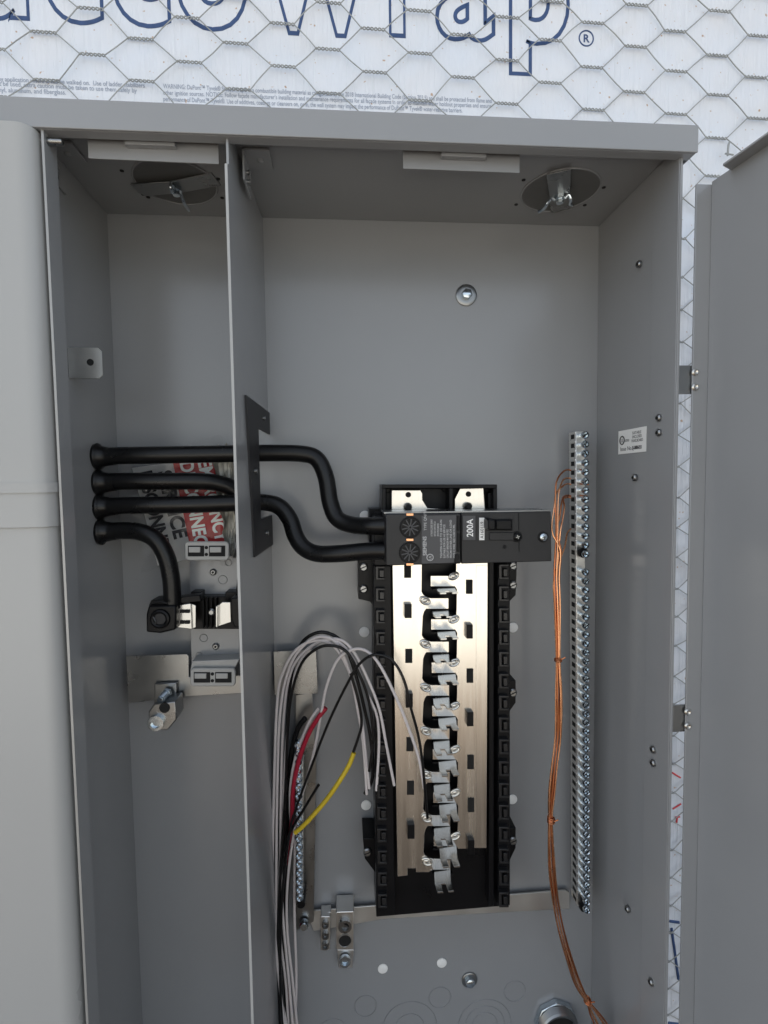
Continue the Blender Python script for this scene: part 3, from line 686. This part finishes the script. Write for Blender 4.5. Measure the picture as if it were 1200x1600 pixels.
# 200A plaque, serial label, handle
s = MB().px([(723, 806), (743, 806), (743, 844), (723, 844)], YK+.0014, .0008); pq = s.build('amp_plaque', 'breaker_label', bk, .0002)
text('amp_rating', '200A', 14.5*pxm, at(739, 839, YK+.0013), 'white', pq, offset=.00010, sx=.92, **up)
s = MB().px([(749, 809), (757, 809), (757, 844), (749, 844)], YK+.0012, .0009); sl = s.build('serial_label', 'white', bk)
text('serial_number', 'A160119', 7.6*pxm, at(755.6, 841.5, YK+.0011), 'label_ink', sl, sx=.98, **up)
s = MB().px([(745, 803), (803, 803), (803, 845), (745, 845)], YK+.0018, .001); wn = s.build('handle_recess', 'breaker', bk, .0002)
MB().pxb(762, 811, 801, 829, YK+.0010, .0012).build('handle_slot', 'hole', wn, .0002)
s = MB(); s.px([(763, 811), (775, 811), (775, 829), (763, 829)], YK-.010, .012); hd = s.build('toggle_handle', 'black', bk, .0012)
s = MB(); s.px([(775, 813), (800, 812), (800, 828), (775, 828)], YK-.0015, .003); s.build('handle_skirt', 'black', bk, .0008)
s = MB().px([(765, 832), (803, 832), (803, 844), (765, 844)], YK+.0006, .0014); s.build('moulded_step', 'breaker', bk, .0003)
MB().px([(810, 801), (811, 801), (812, 862), (811, 862)], YK+.0016, .0008).build('case_seam', 'hole', bk)
for u, v, m_ in ((809, 839, 'black'), (850, 839.5, 'zinc')):
    c = at(u, v, YK); MB().torus((c.x, YK+.0018, c.z), (0, 1, 0), .0032, .0007, n=24).build('screw_well', 'hole', bk)
    o = MB().lathe((c.x, YK+.0019, c.z), (0, -1, 0), [(0, .0026), (.0016, .0026), (.0022, .0018)], n=18).build('case_screw', m_, bk)
    for e in ((1, .3), (-.3, 1)):
        e = Vector((e[0], 0, e[1])).normalized(); f_ = Vector((-e.z, 0, e.x)); c0 = Vector((c.x, YK-.0004, c.z)); MB().prism([c0-e*.0014-f_*.0003, c0+e*.0014-f_*.0003, c0+e*.0014+f_*.0003, c0-e*.0014+f_*.0003], (0, .0004, 0)).build('cross_recess', 'steel' if m_ == 'black' else 'hole', o)
c = at(790, 855, YK); MB().cyl((c.x, YK+.0017, c.z), (c.x, YK+.0022, c.z), .0014, n=18).build('case_hole', 'hole', bk)

# ================================================================== POWER CABLES
grp = 'black power cables entering through the left wall'
def path(l): return [at(u, v, y) for u, v, y in l]
RC = .0064
def cable(pts, label, vz):
    t = thing('power_cable', label, 'cable', path(pts)[0], 'thick black power cables')
    P_ = path(pts); P_[0] = Vector((XL+.0002, -.0375, vz)); P_[1].z = P_[1].z
    MB().tube(P_, RC, n=20, sub=8).build('jacket', 'cable', t)
    MB().lathe((XL+.0002, -.0375, vz), (1, 0, 0), [(0, .0095), (.0018, .0100), (.003, .0092), (.0045, .0076), (.009, .0068), (.013, .0064)], n=28).build('bushing', 'cable', t)
    return t
cable([(150, 713, -.0375), (190, 712, -.038), (250, 711, -.038), (310, 710, -.037), (365, 709, -.036), (420, 708, -.035), (470, 709, -.036), (495, 717, -.037), (509, 745, -.039), (516, 785, -.041), (527, 810, -.044), (550, 820, -.050), (580, 822, -.060), (606, 822, -.066)], 'topmost of the four black cables, bending down to the upper breaker lug', -.1573)
cable([(152, 754, -.0375), (190, 752, -.037), (250, 752, -.036), (310, 752, -.034), (340, 755, -.031), (364, 764, -.028), (380, 786, -.025), (386, 830, -.024), (386, 880, -.026), (382, 925, -.032), (378, 948, -.036)], 'second black cable from the top, turning down just behind the divider', -.1763)
cable([(153, 792, -.0375), (190, 790, -.038), (250, 789, -.038), (310, 788, -.037), (365, 786, -.036), (412, 785, -.035), (437, 792, -.036), (453, 812, -.038), (462, 838, -.041), (475, 856, -.044), (496, 865, -.048), (530, 865, -.054), (575, 861, -.060), (606, 861, -.066)], 'third black cable from the top, bending down to the lower breaker lug', -.1942)
cable([(155, 831, -.0375), (190, 829, -.038), (218, 831, -.039), (243, 843, -.040), (259, 868, -.040), (267, 900, -.040), (269, 925, -.040), (269, 950, -.040)], 'lowest of the four black cables, curving down into the left lug', -.2127)

# ================================================================== LEFT TERMINAL BLOCK
tb = thing('terminal_block', 'small jaw terminal block on a grey plate below the sign stickers', 'terminal block', at(335, 1075, 0))
YP = -.016
s = MB().px([(296, 872), (372, 868), (374, 1036), (299, 1036)], YP, .0014); s.build('base_plate', 'paint', tb, .0002)
def clampbar(u0, v0, u1, v1, y, nm):
    s = MB(); c = 4
    s.px([(u0+c, v0), (u1-c, v0), (u1, v0+c), (u1, v1-c), (u1-c, v1), (u0+c, v1), (u0, v1-c), (u0, v0+c)], y, .0025)
    o = s.build(nm, 'clamp', tb, .0009)
    w = u1-u0; h = v1-v0
    for a in (.08, .55):
        f = MB(); ua, ub = u0+w*a, u0+w*(a+.36); va, vb = v0+h*.22, v0+h*.78
        for q in ((ua, va, ub, va+2), (ua, vb-2, ub, vb), (ua, va, ua+2, vb), (ub-2, va, ub, vb)): pass
        MB().pxb(ua, va, ub, vb, y-.0004, .001).build('slot', 'hole', o)
        MB().px([(ua+1, va+2), (ub-6, va+2), (ub-6, vb-6), (ua+1, vb-6)], y-.0010, .0012).build('slot_tongue', 'clamp', o, .0004)
    for vv in (.32, .68):
        c_ = at(u0+w*.49, v0+h*vv, y-.0003); MB().cyl(c_, c_+Vector((0, .0006, 0)), .0013, n=12).build('screw_hole', 'hole', o)
clampbar(288, 846, 358, 876, -.030, 'upper_clamp'); clampbar(297, 1044, 368, 1073, -.034, 'lower_clamp')
MB().px([(300, 1033), (374, 1030), (366, 1046), (297, 1048)], -.030, .014).build('clamp_shelf', 'clamp', tb, .0005)
for u, v in ((333, 894), (337, 1010)):
    c = at(u, v, YP-.001); o = MB().lathe((c.x, YP-.0002, c.z), (0, -1, 0), [(0, .0027), (.0010, .0027), (.0019, .0016)], n=16).build('rivet', 'steel', tb)
    MB().cyl((c.x, YP-.0020, c.z), (c.x, YP-.0024, c.z), .0010, n=8).build('rivet_core', 'hole', o)
for u, v, r in ((348, 906, .0034), (357, 879, .0026), (318, 997, .0030), (311, 1024, .0024)):
    c = at(u, v, YP-.0003); MB().torus(c, (0, 1, 0), r, .00025, n=24, m=5).build('embossed_ring', 'clip', tb)
# insulator ribs
s = MB(); s.pxb(296, 932, 374, 983, -.026, .010)
for u in (316, 322, 329, 336): s.pxb(u, 935, u+2.5, 982, -.031, .006)
for (a, b2) in ((298, 314), (352, 370)): s.pxb(a, 925, b2, 936, -.027, .012)
s.build('insulator', 'black', tb, .0005)
c = at(331, 956, -.033); MB().lathe(c, (0, -1, 0), [(0, .0028), (.0012, .0028), (.0022, .0016)], n=16).build('centre_screw', 'steel', tb)
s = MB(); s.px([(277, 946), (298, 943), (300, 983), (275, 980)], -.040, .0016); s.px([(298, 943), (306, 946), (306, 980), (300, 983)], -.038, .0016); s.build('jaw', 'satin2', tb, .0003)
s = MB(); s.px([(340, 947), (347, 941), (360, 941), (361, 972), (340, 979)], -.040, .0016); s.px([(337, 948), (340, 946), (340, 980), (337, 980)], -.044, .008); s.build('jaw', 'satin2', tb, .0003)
for u in (281, 289): 
    for v in (953, 970): MB().pxb(u, v, u+7, v+5, -.0412, .0012).build('jaw_slot', 'hole', tb)
s = MB(); s.px([(232, 946), (275, 946), (275, 984), (250, 990), (228, 988), (228, 960)], -.048, .022)
lg = s.build('cable_lug', 'black', tb, .0014)
c = at(250, 967, -.0485); MB().torus(c, (0, 1, 0), .0056, .0017, n=28).build('lug_ring', 'black', lg)
MB().cyl(c+Vector((0, -.0004, 0)), c+Vector((0, .001, 0)), .0044, n=24).build('lug_hole', 'blackflat', lg)
MB().tube([c+Vector((-.0045, -.0010, .002)), c+Vector((-.0030, -.0014, -.001)), c+Vector((-.0030, -.001, -.0035))], .0005, n=6).build('screw_glint', 'steel', lg)
s = MB(); s.px([(236, 938), (272, 936), (276, 946), (232, 947)], -.044, .016); s.tube(path([(238, 943, -.05), (250, 940, -.05), (262, 943, -.05)]), .0009, n=6); s.build('lug_collar', 'black', lg, .0006)
s = MB(); s.px([(272, 934), (312, 930), (314, 940), (276, 944)], -.040, .01); s.build('lug_bridge', 'black', lg, .0006)
s = MB(); s.px([(360, 935), (378, 933), (378, 982), (366, 980), (361, 968)], -.046, .02); s.build('cable_lug', 'black', tb, .001)

# ================================================================== LUGS
def setscrew(par, c, r=.0046, m='zinc'):
    o = MB().lathe(c, (0, -1, 0), [(0, r), (.0030, r), (.0030, r*.62), (.0012, r*.60), (.0012, r*.01)], n=24).build('set_screw', m, par)
    return o
lgA = thing('mechanical_lug', 'aluminium lug bolted to the strap in the left compartment, its round screw facing out', 'lug', at(250, 1140, -.02))
s = MB(); s.px([(241, 1068), (276, 1067), (276, 1097), (275, 1100), (241, 1100)], -.024, .003); s.px([(232, 1112), (241, 1100), (274, 1096), (276, 1124), (262, 1141), (234, 1142)], -.040, .018); s.build('lug_body', 'steel', lgA, .0008)
setscrew(lgA, at(245, 1128, -.0400), .0058)
b0 = at(262, 1082, -.026); MB().lathe(b0, (-.15, -1, -.1), [(0, .0040), (.003, .0040), (.0031, .0026), (.012, .0026)], n=6).build('hex_bolt', 'zinc', lgA, .0002)
s = MB()
for k in range(5): s.torus(b0+Vector((-.15*.0015*k, -.005-.0015*k, -.00015*k)), (-.15, -1, -.1), .0027, .0004, n=16, m=5)
s.build('bolt_thread', 'zinc', lgA)
hc = at(257, 1106, -.0403); MB().cyl(hc, hc+Vector((0, .002, 0)), .0040, n=20).build('wire_hole', 'hole', lgA)
lgB = thing('mechanical_lug', 'narrow three hole lug left of the larger lug at the foot of the panel', 'lug', at(510, 1485, 0))
MB().px([(501, 1432), (516, 1432), (516, 1484), (501, 1485)], -.014, .012).build('lug_body', 'alu', lgB, .0005)
MB().px([(503, 1427), (517, 1425), (517, 1432), (503, 1433)], -.010, .008).build('lug_tail', 'alu', lgB, .0003)
for v in (1442, 1459, 1475):
    o = setscrew(lgB, at(508.5, v, -.0140), .0030, 'steel'); MB().cyl(at(508.5, v, -.0156), at(508.5, v, -.0150), .0014, n=10).build('screw_recess', 'hole', o)
lgC = thing('mechanical_lug', 'wide aluminium lug with a slotted screw above a round wire hole, foot of the panel', 'lug', at(540, 1510, 0))
MB().px([(525, 1425), (553, 1424), (553, 1484), (525, 1484)], -.020, .018).build('lug_body', 'alu', lgC, .0006)
MB().px([(527, 1484), (553, 1484), (551, 1512), (529, 1513)], -.007, .005).build('lug_tail', 'alu', lgC, .0004)
o = setscrew(lgC, at(539, 1444, -.020), .0056, 'steel')
c0 = at(539, 1444, -.0225); MB().prism([c0+Vector((-.004, 0, .0025)), c0+Vector((.0035, 0, -.0035)), c0+Vector((.0042, 0, -.0026)), c0+Vector((-.0034, 0, .0034))], (0, .001, 0)).build('screw_slot', 'hole', o)
hc = at(539, 1470, -.0204); MB().cyl(hc, hc+Vector((0, .002, 0)), .0056, n=28).build('wire_hole', 'hole', lgC)
MB().torus(at(539, 1470, -.0204), (0, 1, 0), .0056, .0005, n=28, m=6).build('hole_rim', 'alu', lgC)
setscrew(lgC, at(539, 1499, -.008), .0050)

# ================================================================== CONDUIT CONNECTOR
cc = at(866, 1590, 0); cn = thing('conduit_connector', 'zinc conduit connector with locknut and threaded throat in the lower right back corner', 'conduit fitting', (cc.x, 0, cc.z-.02))
s = MB(); s.lathe((cc.x, -.0006, cc.z), (0, -1, 0), [(0, .0200), (.0045, .0200), (.0055, .0188), (.0055, .0160)], n=8); s.build('locknut', 'zinc', cn, .0006)
for k in range(8):
    a_ = 2*math.pi*k/8+.2; e = Vector((math.cos(a_), 0, math.sin(a_)))
    MB().box(-.0022, .0022, -.0065, -.0008, -.0016, .0016).build('locknut_tab', 'zinc', cn, .0005)
    o = cn.children[-1]; o.location = Vector((cc.x, 0, cc.z))+e*.0200-cn.location; o.rotation_euler = (0, -a_, 0)
s = MB(); ro, ri = .0172, .0150
prof = [(0, ri)]
s.lathe((cc.x, -.005, cc.z), (0, -1, 0), [(0, ro)]+[(.0006+.0014*k+d_, ro+(.0 if j else .0009)) for k in range(6) for j, d_ in enumerate((0, .0007))]+[(.0090, ro-.0006), (.0090, ri), (.0001, ri*.99)], n=40)
s.build('threaded_throat', 'clip2' if 'clip2' in M else 'steel', cn)
MB().cyl((cc.x, -.0054, cc.z), (cc.x, -.0062, cc.z), ri*.98, n=32).build('throat_mouth', 'hole', cn)
w_ = MB().tube([(cc.x+.003, -.006, cc.z-.004), (cc.x+.004, -.012, cc.z-.005), (cc.x+.006, -.018, cc.z-.010)], .0028, n=12).build('cable_tail', 'yellow', None)
tag(w_, 'yellow cable tail inside the threaded conduit connector', 'wire')

# ================================================================== COPPER WIRES
cg_ = 'bare copper ground wires'
ends = [(735, 868, 0), (748, 872, 1), (757, 866, 2), (775, 874, 3), (778, 879, 4), (826, 884, 5)]
labs = ['bare copper wire entering the highest used hole of the ground bar', 'bare copper wire in the second used hole from the top of the ground bar', 'bare copper wire in the third used hole, its tip showing past the screws', 'bare copper wire in the fourth used hole of the ground bar', 'bare copper wire paired just under the fourth, curving tightly', 'bare copper wire joining the ground bar lower down than the other five']
trunk = [(872, 860), (870, 900), (871, 950), (872, 1029), (873, 1090), (872, 1150), (866, 1200), (862, 1240), (860, 1281), (862, 1350), (867, 1400), (876, 1450), (890, 1500), (904, 1540), (919, 1566), (930, 1585), (940, 1604), (950, 1640)]
for (v, uu, i) in ends:
    a_ = i*1.047; ox = lambda t: 2.6*math.cos(a_+t); 
    sp = 1.0
    pts = [(892, v, -.020), (887, v-1, -.021), (880, v+2, -.026), (uu+3, v+14, -.034), (uu, v+35, -.038)] if i < 5 else [(892, v, -.020), (886, v+8, -.024), (882, v+30, -.032)]
    out_ = path(pts)
    if i < 5: out_ += path([(uu+math.cos(a_)*3-2, 830, -.040)])
    for k, (u, vv) in enumerate(trunk):
        if i == 5 and vv < 900: continue
        tight = .55 if vv in (1029, 1281, 1566) else 1.0
        fan = 1+max(0, vv-1566)*.035
        r = 4.6*tight*fan; ph = a_+vv*.004
        yy = -.040-.004*min(1, (vv-860)/600)
        out_.append(at(u+r*math.cos(ph), vv, yy+.0014*math.sin(ph)*tight))
    w_ = MB().tube(out_, .00070, n=8, sub=5).build('copper_wire', 'copper' if i % 3 else 'copper2', None); tag(w_, labs[i], 'wire', cg_)
    if i in (0, 2, 3):
        uo = 907; tip = MB().tube(path([(906, v-1, -.030), (917+3*(i == 2), v, -.030)]), .0006, n=6).build('wire_tip', 'copper2', None)
        tip.parent = w_; tip.location = tip.location-w_.location
for (u, v, lab) in ((872, 1029, 'thin copper tie wound round the ground wires at mid height'), (861, 1281, 'thick copper tie knotted round the ground wires near the bus foot'), (918, 1563, 'copper tie on the ground wires beside the conduit connector')):
    s = MB(); c = at(u, v, -.0425); ax = Vector((.25 if v > 1500 else 0, 0, 1))
    for k in range(2 if v == 1029 else 4): s.torus(c+Vector((0, 0, .0012*(k-1.5))), ax+Vector((.15*(k % 2), 0, 0)), .0027, .0005, n=20, m=6)
    s.tube([c+Vector((.002, -.002, 0)), c+Vector((.0045, -.0035, .002))], .0005, n=5)
    tag(s.build('wire_tie', 'copper2', None), lab, 'wire tie', 'copper ties')

# ================================================================== BRANCH WIRES
def wire(pts, m, r, label, cat='wire', grp='loose white wires'):
    w_ = MB().tube(path(pts), r, n=10, sub=6).build({'white_wire': 'white_wire', 'cable': 'black_wire', 'red_wire': 'red_wire', 'yellow': 'yellow_sleeve'}[m], m, None)
    tag(w_, label, cat, grp); return w_
def down(u, us, y=-.03):  # common lower run
    return [(u, 1250, y), (u-2+us*.2, 1350, y), (u-1+us*.5, 1450, y), (u+3+us, 1540, y), (u+8+us, 1640, y)]
YW = -.036
RWH = .00112
def arch(base, top_, end, y):
    return base[::-1]+top_+end
wire([(450, 1640, -.03), (437, 1540, -.03), (426, 1400, -.03), (428, 1235, -.031), (433, 1097, -.034), (442, 1051, -.037), (463, 1015, -.040), (493, 1001, -.043), (521, 1009, -.046), (546, 1051, -.047), (560, 1114, -.046), (568, 1166, -.045), (573, 1241, -.043)], 'white_wire', RWH, 'white wire looping lowest, its end lying over the left edge of the bus base')
wire([(455, 1640, -.028), (436, 1530, -.028), (432, 1400, -.028), (433, 1235, -.030), (438, 1110, -.033), (452, 1044, -.036), (474, 1009, -.041), (500, 995, -.045), (527, 1006, -.048), (548, 1055, -.048), (563, 1112, -.047), (570, 1166, -.046), (577, 1232, -.044)], 'white_wire', RWH, 'white wire close beside the lowest loop and ending at the same height')
wire([(461, 1640, -.026), (452, 1540, -.026), (440, 1400, -.027), (439, 1250, -.029), (444, 1110, -.031), (457, 1044, -.035), (483, 1012, -.040), (512, 999, -.045), (537, 1009, -.049), (557, 1040, -.051), (572, 1080, -.051), (588, 1115, -.050), (592, 1150, -.049), (591, 1190, -.048), (588, 1235, -.047)], 'white_wire', RWH, 'white wire whose cut end hangs just right of the white hole plug')
wire([(452, 1640, -.024), (447, 1540, -.024), (436, 1430, -.025), (442, 1250, -.027), (452, 1110, -.030), (464, 1044, -.034), (492, 1006, -.041), (524, 998, -.047), (548, 1012, -.051), (570, 1051, -.053), (592, 1106, -.053), (604, 1166, -.052), (616, 1227, -.051)], 'white_wire', RWH, 'white wire whose cut end rests at the left rim of the left bus bar')
wire([(468, 1640, -.024), (458, 1540, -.024), (448, 1440, -.025), (452, 1350, -.027), (468, 1260, -.030), (484, 1200, -.035), (494, 1158, -.038), (502, 1114, -.041), (511, 1070, -.045), (527, 1032, -.049), (548, 1016, -.053), (570, 1016, -.058), (592, 1037, -.064), (620, 1092, -.068), (642, 1147, -.069), (655, 1187, -.069), (663, 1232, -.067)], 'white_wire', RWH, 'white wire arching farthest right across the left bus bar')
wire([(458, 1640, -.020), (463, 1540, -.022), (460, 1420, -.023), (461, 1310, -.024)], 'white_wire', RWH, 'short white strand showing only below the yellow sleeve')
gbk = 'loose black wires'
wire([(456, 1640, -.022), (442, 1540, -.022), (446, 1400, -.024), (446, 1235, -.026), (449, 1130, -.029), (455, 1060, -.033), (469, 1009, -.036), (491, 990, -.039), (515, 990, -.041), (538, 1008, -.043), (556, 1055, -.044), (570, 1110, -.044), (580, 1160, -.044), (582, 1215, -.042), (570, 1240, -.040)], 'cable', .00135, 'black wire forming the highest arch at the back of the bundle', grp=gbk)
wire([(448, 1640, -.028), (440, 1540, -.029), (437, 1400, -.031), (446, 1235, -.033), (449, 1152, -.037), (455, 1088, -.041), (471, 1037, -.045), (496, 1013, -.049), (521, 1009, -.052), (543, 1020, -.054), (562, 1055, -.054), (576, 1095, -.053), (583, 1150, -.052), (577, 1205, -.050)], 'cable', .00115, 'black wire laid over the front of the white loops', grp=gbk)
wire([(446, 1640, -.030), (438, 1540, -.031), (441, 1400, -.033), (453, 1300, -.036), (463, 1262, -.040), (488, 1194, -.045), (515, 1125, -.051), (546, 1062, -.058), (565, 1034, -.062), (587, 1023, -.067), (612, 1031, -.070), (631, 1062, -.072), (642, 1106, -.072), (653, 1147, -.071), (660, 1190, -.070), (664, 1235, -.068), (668, 1278, -.064)], 'cable', .00105, 'single black wire arching alone over the left bus bar down to the stabs', grp=gbk)
wire([(548, 1052, -.049), (560, 1095, -.049), (565, 1130, -.048), (560, 1152, -.047), (551, 1178, -.046)], 'cable', .0011, 'short black wire end going into the top of the yellow sleeve', grp=gbk)
wire([(440, 1640, -.026), (434, 1540, -.028), (436, 1400, -.030), (444, 1330, -.032), (455, 1298, -.035), (476, 1262, -.040), (498, 1226, -.044)], 'cable', .0011, 'short black wire stub poking up right beside the yellow sleeve', grp=gbk)
wire([(452, 1640, -.020), (444, 1500, -.020), (450, 1350, -.020), (449, 1240, -.021), (455, 1180, -.024), (465, 1140, -.027), (477, 1122, -.029)], 'cable', .0022, 'thick black wire end hidden behind the red wire', grp=gbk)
wire([(560, 1640, -.022)] and [(452, 1640, -.014), (446, 1520, -.014), (444, 1420, -.016), (450, 1330, -.022), (456, 1285, -.028), (458, 1235, -.031), (467, 1188, -.034), (482, 1147, -.037), (497, 1122, -.040), (509, 1106, -.041)], 'red_wire', .0019, 'thick red wire curving up behind the bundle', grp='loose red wires')
wire([(455, 1290, -.026), (454, 1235, -.028), (461, 1188, -.031), (474, 1150, -.033), (486, 1124, -.035), (499, 1106, -.036)], 'white_wire', .0014, 'white wire hugging the left side of the red wire')
s = path([(553, 1176, -.047), (545, 1196, -.047), (530, 1221, -.047), (512, 1247, -.046), (490, 1273, -.045), (472, 1292, -.044), (461, 1301, -.043)])
tag(MB().tube(s, .0018, n=12, sub=6).build('yellow_sleeve', 'yellow', None), 'yellow taped wire slanting across the lower part of the bundle', 'wire')

# ================================================================== STICKERS IN A CLEAR BAG
YG = -.010
def sheet(corners, Y, m, label, cat, name):
    n_ = 10; s = MB(); V = []
    for j in range(n_+1):
        row = []
        for i in range(n_+1):
            a, b2 = i/n_, j/n_
            u = (corners[0][0]*(1-a)+corners[1][0]*a)*(1-b2)+(corners[3][0]*(1-a)+corners[2][0]*a)*b2
            v = (corners[0][1]*(1-a)+corners[1][1]*a)*(1-b2)+(corners[3][1]*(1-a)+corners[2][1]*a)*b2
            row.append(s.b.verts.new(at(u, v, Y)+Vector((0, .0007*math.sin(3*a+2*b2), 0))))
        V.append(row)
    for j in range(n_):
        for i in range(n_): s.b.faces.new([V[j][i], V[j][i+1], V[j+1][i+1], V[j+1][i]])
    bmesh.ops.solidify(s.b, geom=s.b.faces[:], thickness=.0002)
    o = s.build(name, m, None); tag(o, label, cat); return o
wst = sheet([(206, 731), (272, 722), (303, 872), (246, 884)], YG+.002, 'white', 'white sticker reading SERVICE DISCONNECT lying sideways in the clear bag', 'sticker', 'service_sticker')
rst = sheet([(270, 722), (333, 719), (357, 846), (297, 857)], YG, 'red_print', 'red sticker reading EMERGENCY DISCONNECT lying sideways in the clear bag', 'sticker', 'emergency_sticker')
def stext(t, u0, v0, u1, v1, h, Y, m, par):
    a, b2 = at(u0, v0, Y), at(u1, v1, Y); dx_ = (b2-a); bq = glyphs(t, h, offset=h*.035); xs = [q.co.x for q in bq.verts]; k = dx_.length/max(xs)
    for q in bq.verts: q.co.x *= k
    yd = Vector((-dx_.z, 0, dx_.x)); place(bq, a, dx_, yd)
    s = MB(); s.b.free(); s.b = bq; s.build('sticker_text', m, par, smooth=False)
    o = par.children[-1]; 
stext('EMERGENCY', 309, 720, 338, 848, .0145, YG-.0012, 'white', rst)
stext('DISCONNECT', 281, 722, 308, 868, .0145, YG-.0012, 'white', rst)
stext('SERVICE', 246, 738, 273, 843, .0155, YG+.0008, 'label_ink', wst)
stext('DISCONNECT', 216, 738, 252, 886, .0150, YG+.0008, 'label_ink', wst)
def crumple(corners, Y, amp, n_=26, seed=1):
    rnd = random.Random(seed); s = MB(); V = []
    ph = [(rnd.uniform(4, 26), rnd.uniform(4, 26), rnd.uniform(0, 6), rnd.uniform(.3, 1)) for _ in range(12)]
    for j in range(n_+1):
        row = []
        for i in range(n_+1):
            a, b2 = i/n_, j/n_
            aa = a; eb = (math.sin(17*a+seed)+math.sin(31*a))*2.2*(1 if j in (0, n_) else 0); ea = (math.sin(13*b2+seed)+math.sin(29*b2))*2.2*(1 if i in (0, n_) else 0)
            u = (corners[0][0]*(1-a)+corners[1][0]*a)*(1-b2)+(corners[3][0]*(1-a)+corners[2][0]*a)*b2+ea
            v = (corners[0][1]*(1-a)+corners[1][1]*a)*(1-b2)+(corners[3][1]*(1-a)+corners[2][1]*a)*b2+eb
            h = sum(w_*abs(math.sin(p*a+q*b2+r)) for p, q, r, w_ in ph)/6
            edge = 1+1.5*max(0, abs(a-.5)*2-.7)/.3+1.5*max(0, abs(b2-.5)*2-.75)/.25
            row.append(s.b.verts.new(at(u, v, Y)+Vector((0, -amp*h*edge, 0))))
        V.append(row)
    for j in range(n_):
        for i in range(n_): s.b.faces.new([V[j][i], V[j][i+1], V[j+1][i+1], V[j+1][i]])
    return s
bg_ = crumple([(190, 712), (352, 682), (372, 880), (232, 890)], YG-.003, .0035, seed=3).build('plastic_bag', 'film', None)
tag(bg_, 'crumpled clear plastic bag tucked behind the thick cables, holding the stickers', 'plastic bag')
fo = crumple([(334, 700), (366, 696), (374, 868), (358, 862)], YG+.001, .004, 20, 5).build('packing_slip', 'bagfoil', None)
tag(fo, 'crumpled silvery packet at the right edge of the clear bag', 'packet')
